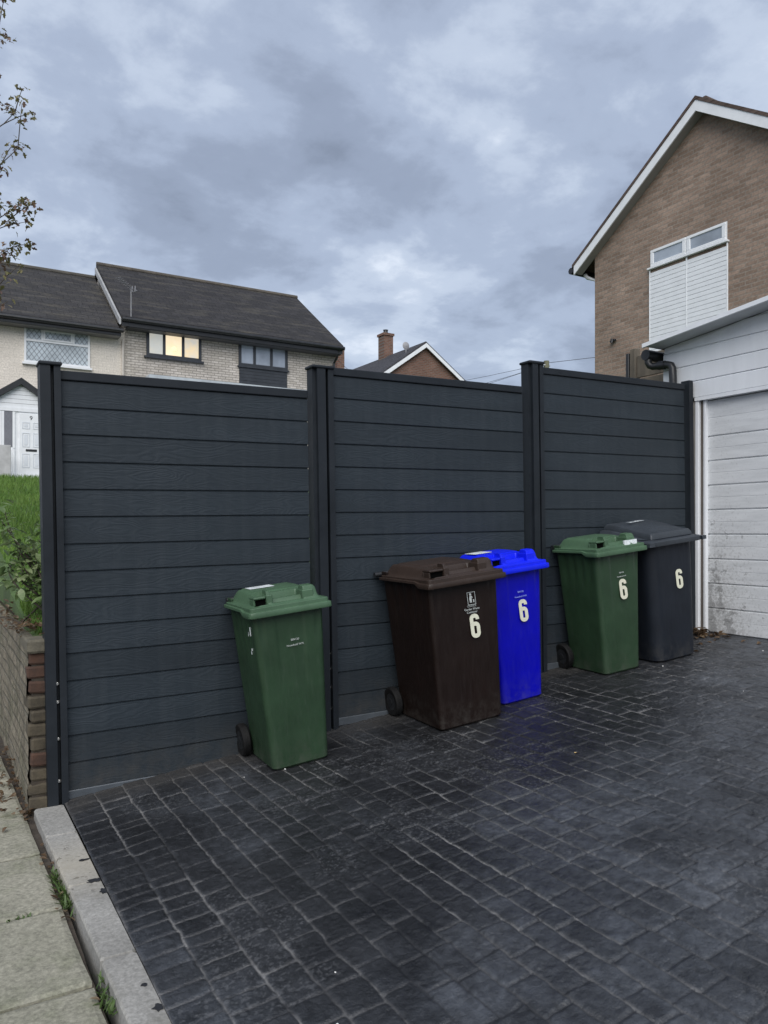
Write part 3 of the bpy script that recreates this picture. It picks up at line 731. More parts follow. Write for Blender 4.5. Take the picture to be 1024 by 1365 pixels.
# ------------------------------------------------------------------ garage
GX = 5.84
def garage():
    gn = empty('garage', (GX, 2.9, .65)); tag(gn, 'white garage with boarded front and grubby ribbed door at the right', 'garage')
    inv = Matrix.Translation(-Vector(gn.location))
    def put(mb, name, mat, par=None, **k):
        o = mb.build(name, mat, None, **k); o.parent = par or gn
        if par is None: o.location = -Vector(gn.location)
        return o
    YL, YR, XB = 4.81, 1.05, 10.0
    rl, rr_ = 3.235, 3.60        # roof underside left/right
    wall = plain('rendered_wall', (.36,.35,.33), .9, .2, 5, .3, 60)
    mb = MB(); mb.box((GX+.06, YL-.10, .55),(XB, YL-.02, rl-.02)); mb.box((GX+.06, YR, .55),(XB, YR+.1, rr_-.03)); mb.box((XB-.1, YR+.1, .55),(XB, YL-.1, rl-.05))
    put(mb, 'wall', wall)
    # shiplap cladding above the door
    mb = MB(); z = 2.722
    def ztop(y): return rl + (rr_-rl)*(YL-y)/(YL-YR) - .012
    k = 0
    while z < 3.6:
        z1 = z+.148
        ya = YL
        # clip the board under the sloping roof
        if z1 > ztop(YL): ya = YL - max(0,(z1+.012-rl))/(rr_-rl)*(YL-YR)
        if ya > YR+.2:
            pr = [(GX+.004,z),(GX-.012,z+.004),(GX-.012,z1-.012),(GX-.003,z1-.003),(GX-.003,z1),(GX+.004,z1)]
            vs=[(p[0],YR,p[1]) for p in pr]; ve=[]
            for p in pr:
                yy = YL if p[1] <= ztop(YL) else YL - (p[1]+.012-rl)/(rr_-rl)*(YL-YR)
                ve.append((p[0],yy,p[1]))
            n=len(pr); mb.add(vs+ve,[tuple(range(n)),tuple(range(2*n-1,n-1,-1))]+[(i,i+n,(i+1)%n+n,(i+1)%n) for i in range(n)])
        z = z1
    put(mb, 'cladding', M['white2'])
    put(MB().prism([(YL,2.722),(YL,ztop(YL)+.004),(YR,ztop(YR)+.004),(YR,2.722)],'x',GX+.0045,GX+.029), 'cladding', M['white2'])
    put(MB().box((GX-.016, YR-.02, 2.690),(GX+.05, 4.47, 2.7215)), 'lintel_trim', M['white2'])
    # roof sheet with thin pale edge
    rf = plain('felt_roof', (.12,.125,.13), .85, .3, 3, .3, 40)
    def slab(x0,x1,y0,y1,dz0,dz1):
        def zz(y): return rl+(rr_-rl)*(YL-y)/(YL-YR)
        return MB().add([(x0,y0,zz(y0)+dz0),(x1,y0,zz(y0)+dz0),(x1,y1,zz(y1)+dz0),(x0,y1,zz(y1)+dz0),(x0,y0,zz(y0)+dz1),(x1,y0,zz(y0)+dz1),(x1,y1,zz(y1)+dz1),(x0,y1,zz(y1)+dz1)],[(3,2,1,0),(4,5,6,7),(0,1,5,4),(1,2,6,5),(2,3,7,6),(3,0,4,7)])
    r = put(slab(GX-.205, XB+.05, YR-.1, YL+.05, .0, .022), 'roof', rf)
    put(slab(GX-.230, GX-.206, YR-.1, YL+.06, -.010, .026), 'verge_trim', M['white2'])
    put(slab(GX-.205, GX-.013, YR-.1, YL+.02, -.010, -.001), 'soffit', plain('grey_soffit', (.50,.52,.54), .6, .15, 4, .1))
    # door
    t = NT('painted_door'); v = t.coords('Object'); sp = t.n('ShaderNodeSeparateXYZ'); tc = t.n('ShaderNodeTexCoord'); t.l(tc.outputs['Object'], sp.inputs[0])
    n1 = t.noise(v, 9, 7, .72); n2 = t.noise(v, 55, 4, .7); n5 = t.noise(t.coords('Object',(1,.6,5)), 4, 5, .7)
    base = t.ramp(n5, [(.3, (.54,.555,.57)), (.7, (.69,.705,.72))])
    low = t.math('SUBTRACT', 1.0, t.math('DIVIDE', t.math('SUBTRACT', sp.outputs['Z'], .62), 1.35), True)
    left = t.math('SUBTRACT', 1.0, t.math('DIVIDE', t.math('SUBTRACT', 4.42, sp.outputs['Y']), .55), True)
    k = t.math('MULTIPLY', t.math('ADD', t.math('MULTIPLY', low, .75), .16), t.math('ADD', t.math('MULTIPLY', left, .75), .30))
    m1 = t.math('GREATER_THAN', t.math('ADD', n1, t.math('MULTIPLY', k, .36)), .735)
    m2 = t.ramp(t.math('ADD', n2, t.math('MULTIPLY', k, .36)), [(.62, 0), (.84, .55)])
    col = t.mix(m2, base, (.24,.235,.225)); col = t.mix(t.math('MULTIPLY', m1, .45), col, (.075,.073,.070))
    t.bump(n2, .15, .004); t.set(col, .6, .35)
    mb = MB(); z0=.655; ph=.2145; DX = GX+.045; y0,y1 = 1.5, 4.375
    nb=9
    for i in range(nb):
        a=z0+i*ph; b=a+ph
        if i==nb-1: b=2.69
        mid=(a+b)/2
        pr=[(DX+.03,a),(DX+.012,a),(DX,a+.008),(DX,mid-.003),(DX+.003,mid),(DX,mid+.003),(DX,b-.010),(DX+.012,b-.003),(DX+.014,b),(DX+.03,b)]
        mb.prism([(x,z) for x,z in pr],'y',y0,y1) if False else None
        n=len(pr); vs=[(x,y0,z) for x,z in pr]+[(x,y1,z) for x,z in pr]
        mb.add(vs,[tuple(range(n)),tuple(range(2*n-1,n-1,-1))]+[(i_,i_+n,(i_+1)%n+n,(i_+1)%n) for i_ in range(n)])
    put(mb,'door',t.m)
    put(MB().box((DX+.031,y0-.01,.60),(DX+.05,y1+.01,2.70)),'door_backing',M['black'])
    put(MB().bbox((GX+.012, 4.376, .60),(GX+.05, 4.402, 2.689),.003), 'door_frame', M['white2'])
    put(MB().bbox((GX+.022, 4.403, .60),(GX+.055, 4.436, 2.689),.002), 'timber_jamb', plain('grey_timber', (.115,.10,.088), .8, .35, 10, .3, 60, scale=(1,1,.2)))
    put(MB().bbox((GX-.008, 4.437, .60),(GX+.05, 4.470, 2.689),.003), 'corner_trim', M['white2'])
    put(MB().box((GX+.0, 4.471, .60),(GX+.05, YL, 2.689)), 'wall', wall)
    # gutter and black pipe with two bends
    put(MB().tube([(GX-.15,YL+.09,3.17),(XB,YL+.09,3.15)], .05, 12), 'gutter', M['black'], smooth=True)
    pp=[(GX-.11,4.90,3.17),(GX-.11,4.90,3.10),(GX-.105,4.885,3.075),(GX-.09,4.86,3.062),(GX-.075,4.71,3.052),(GX-.07,4.675,3.04),(GX-.07,4.66,3.01),(GX-.07,4.655,2.90),(GX-.07,4.655,.7)]
    put(MB().tube(pp,.034,14), 'downpipe', M['black'], smooth=True)
    put(MB().tube([(GX-.088,4.80,3.058),(GX-.078,4.735,3.054)],.040,14), 'pipe_collar', M['black'], smooth=True)
garage()

# old timber fence scrap behind the garage corner
of = empty('timber_fence', (6.2, 5.1, .9)); tag(of, 'weathered dark timber fence stub between brick gable wall and garage gutter', 'fence')
MB().bbox((-.04,.335,-.2),(.04,.405,2.50),.006).build('post', M['wood'], of)
MB().bbox((-.05,.41,-.2),(.03,.45,2.46),.006).build('board', M['black'], of)
for k in range(6):
    MB().bbox((-.02,-.62,1.02+k*.235),(.01-.002*k,.33,1.245+k*.235),.005).build('board', M['wood'], of)

# ------------------------------------------------------------------ gable house on the right
def gable_house():
    H = empty('brick_house', (10.4, 7.8, .9)); tag(H, 'brown brick house with white bargeboards and a gable window, behind the garage', 'house')
    X = 10.4
    def put(mb, name, mat, **k): o = mb.build(name, mat, None, **k); o.parent = H; o.location = -Vector(H.location); return o
    bm_ = brick_mat('brown_brick', (.235,.170,.130), (.355,.262,.205), (.28,.235,.195), 'x', bw=.200, rh=.0665, dark=.28)
    ap, za = 7.82, 8.085; yl, yr, ze = 10.10, 5.54, 6.515
    put(MB().prism([(yl,.3),(yl,ze),(ap,za),(yr,ze),(yr,.3)],'x',X,X+8), 'wall', bm_)
    tile = roof_mat('brown_tiles', (.09,.065,.055), 'x')
    sl = (8.24-6.43)/(10.44-7.82)
    def roofside(s):
        ye = ap + s*2.66; zE = 8.30 - sl*2.66
        pts = [(ap,8.275),(ap,8.215),(ye,zE-.085),(ye,zE-.025)]
        return MB().prism([(y,z+.02) for y,z in pts],'x',X-.20,X+8.2)
    rf = roofside(1); rf2 = roofside(-1); put(rf,'roof_slope',tile); put(rf2,'roof_slope',tile)
    put(MB().tube([(X+.02,ap,8.28),(X+8.2,ap,8.28)],.07,10),'ridge',tile,smooth=True)
    for s in (1,-1):
        ye = ap + s*2.62
        pts=[(ap,8.232),(ap,8.062),(ye,6.262),(ye,6.425)]
        put(MB().prism(pts,'x',X-.19,X-.165),'bargeboard',M['white'])
        # boxed soffit
        put(MB().prism([(ap,8.09),(ap,8.066),(ap+s*2.60,6.285),(ap+s*2.60,6.31)],'x',X-.164,X-.002),'soffit',plain('gable_soffit',(.30,.29,.28),.7,.1,3,.1))
    put(MB().tube([(X-.19,ap+2.70,6.36),(X+8,ap+2.70,6.36)],.06,10),'gutter',M['black'],smooth=True)
    put(MB().tube([(X+.12,yl+.36,6.32),(X+.12,yl+.30,6.25),(X+.12,yl+.05,6.12),(X+.12,yl+.05,.9)],.035,10),'downpipe',M['white'],smooth=True)
    # window head lights and white boarded panel below
    ya,yb = 7.40, 8.835
    w = put(MB().box((X-.010,ya,5.945),(X+.03,yb,6.235)),'window',M['white'])
    def sub(mb,name,mat): o=mb.build(name,mat,w); return o
    ym=(ya+yb)/2
    for a,b in ((ya,ym),(ym,yb)):
        f=MB()
        f.bbox((X-.034,a+.012,5.957),(X-.0105,b-.012,6.005),.005).bbox((X-.034,a+.012,6.185),(X-.0105,b-.012,6.228),.005).bbox((X-.034,a+.012,6.0055),(X-.0105,a+.075,6.1845),.005).bbox((X-.034,b-.075,6.0055),(X-.0105,b-.012,6.1845),.005)
        sub(f,'frame',M['white'])
        sub(MB().box((X-.018,a+.0755,6.006),(X-.0115,b-.0755,6.184)),'pane',glass_mat('dull_glass',(.30,.34,.39)))
    sub(MB().bbox((X-.060,ya-.04,5.915),(X-.002,yb+.04,5.943),.004),'sill',M['white'])
    mb=MB(); z=4.35
    while z<5.84:
        for a,b in ((ya,ym-.012),(ym+.012,yb)):
            mb.add([(X-.004,a,z),(X-.022,a,z+.004),(X-.022,a,z+.066),(X-.015,a,z+.071),(X-.004,a,z+.071),(X-.004,b,z),(X-.022,b,z+.003),(X-.022,b,z+.066),(X-.015,b,z+.071),(X-.004,b,z+.071)],[(0,1,2,3,4),(9,8,7,6,5)]+[(i,i+5,(i+1)%5+5,(i+1)%5) for i in range(5)])
        z+=.0720
    put(mb,'infill_panel',M['white'])
    put(MB().bbox((X-.026,ym-.0115,4.35),(X-.003,ym+.0115,5.912),.003).bbox((X-.026,yb+.0005,4.35),(X-.003,yb+.020,5.912),.003).bbox((X-.026,ya-.020,4.35),(X-.003,ya-.0005,5.912),.003),'panel_trim',M['white'])
    put(MB().tube([(X-.001,9.65,4.92),(X-.05,9.65,4.92),(X-.05,9.65,4.86)],.025,8).tube([(X-.03,9.58,4.90),(X-.03,9.70,4.90)],.02,8),'wall_outlet',M['black'])
gable_house()

# ------------------------------------------------------------------ houses on the left
FYH = 23.75
def rect_window(par, xa, xb, za, zb, y, frame, panes, splits, name='window', depth=.05, fw=.06):
    """frame bars at the split positions (0..1), one pane per bay"""
    w = MB()
    w.box((xa,y-depth,za),(xb,y-.001,za+fw)).box((xa,y-depth,zb-fw),(xb,y-.001,zb))
    xs=[0]+splits+[1]
    for k,s in enumerate(xs):
        x = xa+(xb-xa)*s
        a = x if k==0 else (x-fw if k==len(xs)-1 else x-fw/2)
        w.box((a,y-depth,za+fw),(a+fw,y-.001,zb-fw))
    wo = w.build(name, frame); wo.parent = par; wo.location = -Vector(par.location)
    for k in range(len(xs)-1):
        a = xa+(xb-xa)*xs[k]+(fw if k==0 else fw/2); b = xa+(xb-xa)*xs[k+1]-(fw if k==len(xs)-2 else fw/2)
        MB().box((a,y-.022,za+fw),(b,y-.012,zb-fw)).build('pane', panes[k%len(panes)], wo)
    return wo
def lattice(par, xa, xb, za, zb, y, pitch_x, pitch_z, w, mat):
    mb = MB(); W=xb-xa; Hh=zb-za; sl=pitch_z/pitch_x
    for s in (1,-1):
        k=-int(Hh/pitch_z)-2
        while True:
            # lines z = s*sl*(x - x0)
            x0 = k*pitch_x
            if x0 > W + Hh/sl + pitch_x: break
            pts=[]
            if s>0:
                xA=max(0,x0); xB=min(W,x0+Hh/sl); 
                if xB-xA>1e-3: pts=[(xA,(xA-x0)*sl),(xB,(xB-x0)*sl)]
            else:
                xA=max(0,x0-Hh/sl); xB=min(W,x0)
                if xB-xA>1e-3: pts=[(xA,(x0-xA)*sl),(xB,(x0-xB)*sl)]
            if pts:
                (a,b),(c,d)=pts; dy=-.001 if s>0 else -.0035
                l=math.hypot(c-a,d-b); nx,nz=-(d-b)/l*w/2,(c-a)/l*w/2
                P=[(xa+a+nx,za+b+nz),(xa+c+nx,za+d+nz),(xa+c-nx,za+d-nz),(xa+a-nx,za+b-nz)]
                mb.prism(P,'y',y-.006+dy,y-.004+dy)
            k+=1
    return mb.build('leading', mat, par)
def house_shell(name, loc, label): h=empty(name,loc); tag(h,label,'house'); return h

def brick_terrace():
    h = house_shell('brick_house',(8.5,FYH,2.9),'pale buff brick house with a lit window and a black roof, beyond the fence')
    def put(mb,name,mat,**k): o=mb.build(name,mat,None,**k); o.parent=h; o.location=-Vector(h.location); return o
    buff = brick_mat('buff_brick',(.42,.385,.335),(.54,.50,.45),(.26,.24,.215),'y',bw=.235,rh=.078,ms=.012,dark=.22)
    ze=7.93; zr=10.52; yr=27.2
    put(MB().box((5.0,FYH,2.5),(12.03,FYH+6.9,ze-.05)),'wall',buff)
    side = brick_mat('buff_brick_side',(.37,.345,.315),(.50,.475,.44),(.20,.19,.18),'x')
    put(MB().prism([(FYH,ze-.049),(yr,zr-.12),(2*yr-FYH,ze-.049)],'x',4.9,12.03),'gable',side)
    tiles = roof_mat('black_tiles',(.027,.026,.028),'x',(.085,.078,.062))
    put(MB().prism([(FYH-.45,ze-.07),(FYH-.45,ze-.14),(yr,zr-.10),(2*yr-FYH+.45,ze-.14),(2*yr-FYH+.45,ze-.07),(yr,zr)],'x',4.80,12.12),'roof',tiles)
    put(MB().tube([(4.79,yr,zr+.0),(12.13,yr,zr+.0)],.085,10),'ridge',plain('ridge_tile',(.085,.075,.062),.9,.4,5,.4,30),smooth=True)
    put(MB().prism([(FYH-.44,ze-.15),(FYH-.44,ze-.33),(yr,zr-.31),(yr,zr-.12)],'x',4.74,4.795),'bargeboard',plain('grey_bargeboard',(.34,.35,.36),.6,.15,4,.1))
    put(MB().box((4.82,FYH-.43,ze-.36),(12.10,FYH-.40,ze-.15)),'fascia',M['black'])
    put(MB().tube([(4.82,FYH-.48,ze-.17),(12.14,FYH-.48,ze-.17)],.065,10),'gutter',M['black'],smooth=True)
    put(MB().box((5.0,FYH-.40,ze-.38),(12.05,FYH-.001,ze-.36)),'soffit',plain('dark_soffit',(.05,.05,.052),.6,.2,4,.1))
    put(MB().tube([(11.95,FYH-.46,ze-.2),(11.95,FYH-.30,ze-.45),(11.95,FYH-.06,ze-.62),(11.95,FYH-.06,2.9)],.04,10),'downpipe',M['black'],smooth=True)
    curtain = emit_mat('lit_curtain_day',(.62,.64,.62),(.75,.70,.58),.26)
    lit = emit_mat('lit_room',(1.0,.80,.52),(1.0,.88,.68),.38)
    lit2 = emit_mat('lit_room_side',(1.0,.78,.46),(.60,.66,.72),.30)
    w1 = rect_window(h,5.62,7.31,6.86,7.78,FYH,M['anthr'],[curtain,lit,lit2],[.315,.66],fw=.085)
    MB().lathe([(.0,-.07),(.05,-.05),(.07,0),(.05,.05),(.0,.07)],(6.46,FYH-.03,7.16),'z',12).build('lamp_glow', emit_mat('lamp',(1,.70,.36),(1,.70,.36),.7), w1, True)
    MB().box((5.55,FYH-.10,6.80),(7.38,FYH-.001,6.858)).build('sill',M['anthr'],w1)
    cool = glass_mat('curtained_glass',(.30,.34,.40))
    w2 = rect_window(h,8.54,10.24,6.885,7.77,FYH,M['anthr'],[cool],[.315,.66],fw=.085)
    MB().box((8.50,FYH-.09,6.83),(10.28,FYH-.001,6.884)).build('sill',M['anthr'],w2)
    mb=MB()
    for k in range(6): mb.bbox((8.56,FYH-.045,6.20+k*.105),(10.22,FYH-.001,6.30+k*.105),.006)
    put(mb,'infill_panel',M['anthr'])
    # flat-roofed front extension
    ext=put(MB().box((5.5,22.25,2.5),(11.4,FYH-.002,5.80)),'extension',buff)
    put(MB().box((5.30,22.05,5.80),(11.6,FYH-.002,5.97)),'flat_roof',plain('pale_flat_roof',(.42,.46,.50),.5,.2,3,.1))
    # TV aerial on the front eave
    a=MB(); x,y=5.08,23.32; z0=ze-.2
    a.tube([(x,y,z0),(x,y,8.72)],.018,8)
    a.tube([(x-.42,y-.30,8.86),(x+.10,y+.07,8.66)],.012,6)
    for k in range(9):
        t=k/8; px=x-.42+.50*t; py=y-.30+.355*t; pz=8.86-.19*t
        a.tube([(px+.06,py-.09,pz),(px-.06,py+.09,pz)],.006,5)
    a.tube([(x+.02,y-.06,8.58),(x+.06,y+.10,8.80)],.012,5).tube([(x+.10,y-.06,8.60),(x+.14,y+.10,8.82)],.012,5).tube([(x+.06,y-.02,8.60),(x+.18,y+.06,8.68)],.012,5)
    put(a,'aerial',plain('aerial_metal',(.20,.20,.21),.5,.2,10,0))
brick_terrace()

def cream_house():
    h = house_shell('cream_house',(1.5,FYH,2.9),'cream painted brick house with leaded window and white gabled porch, at the left')
    def put(mb,name,mat,**k): o=mb.build(name,mat,None,**k); o.parent=h; o.location=-Vector(h.location); return o
    cr = brick_mat('cream_painted_brick',(.66,.61,.54),(.69,.64,.57),(.62,.575,.51),'y',bw=.235,rh=.078,ms=.008,dark=.08,bump=.3)
    ze=7.55; zr=10.04; yr=27.2
    put(MB().box((-4.0,FYH+.02,2.5),(4.998,FYH+6.9,ze-.05)),'wall',cr)
    tiles=roof_mat('black_tiles_cream_house',(.031,.030,.031),'x',(.10,.09,.07))
    put(MB().prism([(FYH-.45,ze-.05),(FYH-.45,ze-.12),(yr,zr-.10),(2*yr-FYH+.45,ze-.12),(2*yr-FYH+.45,ze-.05),(yr,zr)],'x',-4.2,4.735),'roof',tiles)
    put(MB().tube([(-4.2,yr,zr),(4.735,yr,zr)],.085,10),'ridge',plain('ridge_tile_mossy',(.07,.065,.055),.9,.4,5,.4,30),smooth=True)
    put(MB().box((-4.2,FYH-.43,ze-.28),(4.80,FYH-.40,ze-.125)),'fascia',M['black'])
    put(MB().tube([(-4.2,FYH-.47,ze-.14),(4.85,FYH-.47,ze-.14)],.065,10),'gutter',M['black'],smooth=True)
    put(MB().box((-4.0,FYH-.40,ze-.30),(4.80,FYH+.019,ze-.281)),'soffit',plain('cream_house_soffit',(.16,.155,.15),.6,.2,4,.1))
    put(MB().tube([(4.93,FYH-.03,ze-.3),(4.93,FYH-.03,2.9)],.04,10),'downpipe',plain('cream_pipe',(.5,.46,.41),.5,.1,4,.05),smooth=True)
    # leaded window: wide light below, three lights above, centre one open frame
    y=FYH+.02; xa,xb,za,zb=2.25,4.0,6.30,7.31
    w=MB(); fw=.055; zt=6.93
    w.box((xa,y-.05,za),(xb,y-.001,za+fw)).box((xa,y-.05,zb-fw),(xb,y-.001,zb)).box((xa,y-.05,za+fw),(xa+fw,y-.001,zb-fw)).box((xb-fw,y-.05,za+fw),(xb,y-.001,zb-fw))
    w.box((xa+fw,y-.048,zt-.03),(xb-fw,y-.001,zt+.03))
    c0,c1=2.72,3.55
    w.box((c0-.03,y-.047,zt+.0305),(c0+.03,y-.001,zb-fw)).box((c1-.03,y-.047,zt+.0305),(c1+.03,y-.001,zb-fw))
    wo=put(w,'window',M['white'])
    gl=glass_mat('leaded_glass',(.50,.56,.60)); ld=plain('lead_strip',(.16,.17,.19),.5,.2,5,0)
    for (a,b,c,d) in ((xa+fw,xb-fw,za+fw,zt-.03),(xa+fw,c0-.03,zt+.03,zb-fw),(c0+.075,c1-.075,zt+.075,zb-fw-.045),(c1+.03,xb-fw,zt+.03,zb-fw)):
        p=MB().box((a,y-.022,c),(b,y-.012,d)).build('pane',gl,wo); lattice(p,a,b,c,d,y-.019,.135,.185,.013,ld)
    f=MB(); a,b,c,d=c0+.031,c1-.031,zt+.031,zb-fw-.001; q=.044
    f.box((a,y-.066,c),(b,y-.012,c+q)).box((a,y-.066,d-q),(b,y-.012,d)).box((a,y-.066,c+q),(a+q,y-.012,d-q)).box((b-q,y-.066,c+q),(b,y-.012,d-q)); f.build('opening_light',M['white'],wo)
    MB().box((xa-.05,y-.10,za-.06),(xb+.05,y-.002,za-.002)).build('sill',M['white'],wo)
    # porch
    yp=22.4; px=2.05; hw=.98; zf=2.86; zc=4.80
    put(MB().box((px-hw+.06,yp+.03,zf-.3),(px+hw-.06,FYH,zc)),'porch_wall',cr)
    mb=MB(); k=0; z=zc
    apz=5.42; s=(apz-zc)/(hw-.12)
    while z<apz-.03:
        z1=min(z+.115,apz); wa=(apz-z)/s; wb=max(.004,(apz-(z1-.008))/s)
        mb.add([(px-wa,yp,z),(px+wa,yp,z),(px+wb,yp,z1-.008),(px-wb,yp,z1-.008),(px-wa,yp+.03,z),(px+wa,yp+.03,z),(px+wb,yp+.03,z1-.008),(px-wb,yp+.03,z1-.008)],[(0,1,2,3),(7,6,5,4),(0,4,5,1),(1,5,6,2),(2,6,7,3),(3,7,4,0)])
        z=z1
    put(mb,'porch_gable',M['white2'])
    put(MB().prism([(px-hw-.1,zc+.03),(px-hw-.1,zc-.13),(px,5.41),(px+hw+.1,zc-.13),(px+hw+.1,zc+.03),(px,5.585)],'y',yp-.12,FYH),'porch_roof',M['black'])
    put(MB().box((px-hw+.02,yp-.02,zc-.10),(px+hw-.02,yp+.029,zc-.001)),'porch_beam',M['white2'])
    # door set
    put(MB().box((1.60,yp+.012,zf),(px+hw-.1,yp+.028,zc-.101)),'door_surround',M['white'])
    d=put(MB().bbox((2.005,yp-.025,zf+.08),(2.60,yp+.0115,4.66),.006),'door',M['white'])
    pan=MB()
    for a,b in ((2.07,2.26),(2.335,2.535)):
        for c,e in ((4.25,4.43),(3.77,4.15),(3.22,3.60)):
            g=plain('door_panel',(.62,.65,.69),.45,.05,4,.02) if 'door_panel' not in bpy.data.materials else bpy.data.materials['door_panel']
            mo=MB(); t=.022
            mo.bbox((a,yp-.033,c),(b,yp-.0255,c+t),.003).bbox((a,yp-.033,e-t),(b,yp-.0255,e),.003).bbox((a,yp-.033,c+t),(a+t,yp-.0255,e-t),.003).bbox((b-t,yp-.033,c+t),(b,yp-.0255,e-t),.003)
            mo.bbox((a+.05,yp-.031,c+.05),(b-.05,yp-.0255,e-.05),.003)
            mo.build('door_panel',g,d)
    MB().bbox((2.16,yp-.036,3.655),(2.43,yp-.0255,3.715),.004).build('letterbox',M['black'],d)
    text_mesh('house_number','9',.16,M['black'],d,(2.29,yp-.027,4.49),(R(90),0,0),.002)
    # leaded sidelight and white panel under it
    s=put(MB().box((1.585,yp-.012,3.72),(1.645,yp+.011,4.69)).box((1.845,yp-.012,3.72),(1.905,yp+.011,4.69)),'sidelight',M['white'])
    p=MB().box((1.645,yp-.004,3.76),(1.845,yp+.004,4.69)).build('pane',glass_mat('porch_glass',(.17,.17,.19)),s); lattice(p,1.645,1.845,3.76,4.69,yp-.001,.10,.13,.012,ld)
    put(MB().bbox((1.60,yp-.02,3.0),(1.90,yp+.011,3.70),.005).bbox((1.68,yp-.03,3.06),(1.83,yp-.0205,3.60),.006),'side_panel',M['white'])
    put(MB().bbox((1.20,yp-.015,zf),(1.584,yp+.028,4.69),.005),'porch_side_frame',M['white'])
    put(MB().box((1.45,yp-.15,zf-.1),(2.98,yp-.03,zf+.075)),'step',M['white2'])
    ms=MB().bbox((.95,21.6,2.5),(1.745,21.75,3.72),.01).build('garden_wall',plain('pale_render',(.42,.42,.42),.85,.2,5,.3,50)); tag(ms,'low pale rendered wall in front of the leaded porch sidelight','wall')
cream_house()

def far_house():
    h=house_shell('far_house',(27.8,42,3),'far red brick gable house with chimney and satellite dish, above the middle panel')
    def put(mb,name,mat,**k): o=mb.build(name,mat,None,**k); o.parent=h; o.location=-Vector(h.location); return o
    red=brick_mat('red_brick',(.150,.078,.055),(.215,.112,.080),(.185,.15,.13),'y',bw=.3,rh=.11,ms=.018,dark=.3)
    ax,az=27.8,13.72; hw=4.0; sl=.70
    put(MB().prism([(ax-hw,2.8),(ax-hw,az-hw*sl),(ax,az),(ax+hw,az-hw*sl),(ax+hw,2.8)],'y',42,54),'wall',red)
    t=roof_mat('slate_grey_tiles',(.045,.045,.052),'y',(.06,.06,.055))
    put(MB().prism([(ax-hw-.5,az+.2-(hw+.5)*sl),(ax-hw-.5,az+.06-(hw+.5)*sl),(ax,az+.06),(ax+hw+.5,az+.06-(hw+.5)*sl),(ax+hw+.5,az+.2-(hw+.5)*sl),(ax,az+.2)],'y',41.8,54.3),'roof',t)
    for s in (1,-1):
        put(MB().prism([(ax,az+.07),(ax,az-.20),(ax+s*(hw+.5),az-.20-(hw+.5)*sl),(ax+s*(hw+.5),az+.07-(hw+.5)*sl)],'y',41.72,41.79),'bargeboard',M['white'])
    c=put(MB().box((27.45,46.6,12.8),(28.2,47.4,15.35)),'chimney',red)
    MB().box((27.38,46.53,15.35),(28.27,47.47,15.52)).build('chimney_cap',red,c)
    MB().lathe([(.20,0),(.16,.12),(.16,.26),(.20,.30)],(27.82,47.0,15.521),'z',12).build('chimney_pot',M['black'],c,True)
    dsh=MB().lathe([(.02,-.06),(.16,-.035),(.26,.0),(.26,.012),(.02,-.04)],(26.95,42.9,13.75),'y',16).tube([(26.95,42.9,13.75),(26.95,42.9,13.2)],.03,6)
    put(dsh,'satellite_dish',plain('dish_grey',(.3,.3,.31),.5,.1,5,0))
    h2=house_shell('far_house',(18.5,36,3),'brick chimney stack of a hidden house, just right of the buff house gutter')
    def put2(mb,name,mat,**k): o=mb.build(name,mat,None,**k); o.parent=h2; o.location=-Vector(h2.location); return o
    put2(MB().box((15.5,34,2.8),(21.5,41,8.2)),'wall',red)
    put2(MB().prism([(33.7,8.0),(33.7,7.9),(37.5,9.75),(41.3,7.9),(41.3,8.0),(37.5,9.85)],'x',15.3,21.7),'roof',t)
    c2=put2(MB().box((18.25,35.8,8.6),(18.68,36.5,11.1)),'chimney',red)
    MB().lathe([(.15,0),(.12,.1),(.12,.25),(.15,.28)],(18.46,36.15,11.1),'z',10).build('chimney_pot',M['black'],c2,True)
far_house()

# pole and cables
pl = empty('telegraph_pole',(20.75,22.7,3)); tag(pl,'weathered telegraph pole top showing above the tall right-hand fence post','pole')
MB().tube([(0,0,-.5),(0,0,5.2)],[.13,.105],12).build('shaft',plain('pole_wood',(.13,.13,.085),.9,.4,5,.3,30,scale=(1,1,.2)),pl,True)
MB().bbox((-.17,-.05,5.0),(.17,.05,5.06),.01).build('bracket',M['steel'],pl)
def cable(a,b,sag,label,r=.008):
    a=Vector(a);b=Vector(b);pts=[]
    for k in range(17):
        t=k/16; p=a.lerp(b,t); p.z-=sag*4*t*(1-t); pts.append(p)
    tag(MB().tube(pts,r,5).build('overhead_cable',M['cable']),label,'cable','overhead cables')
top=(20.75,22.7,8.12)
cable(top,(27.8,60,13.5),.6,'thin overhead cable level from the pole to behind the far gable')
cable(top,(60,5,17),.8,'thin overhead cable from the pole towards the brown brick house',.010)
cable((20.75,22.7,8.05),(19.5,33.9,7.8),.15,'thin overhead cable dropping left from the pole, lower of two')
cable((20.75,22.7,8.07),(24.0,41.9,9.0),.2,'thin overhead cable dropping left from the pole, upper of two')
cable((12.05,23.7,7.5),(27.3,47,12.6),.5,'thin overhead cable from the buff house corner to the far chimney')

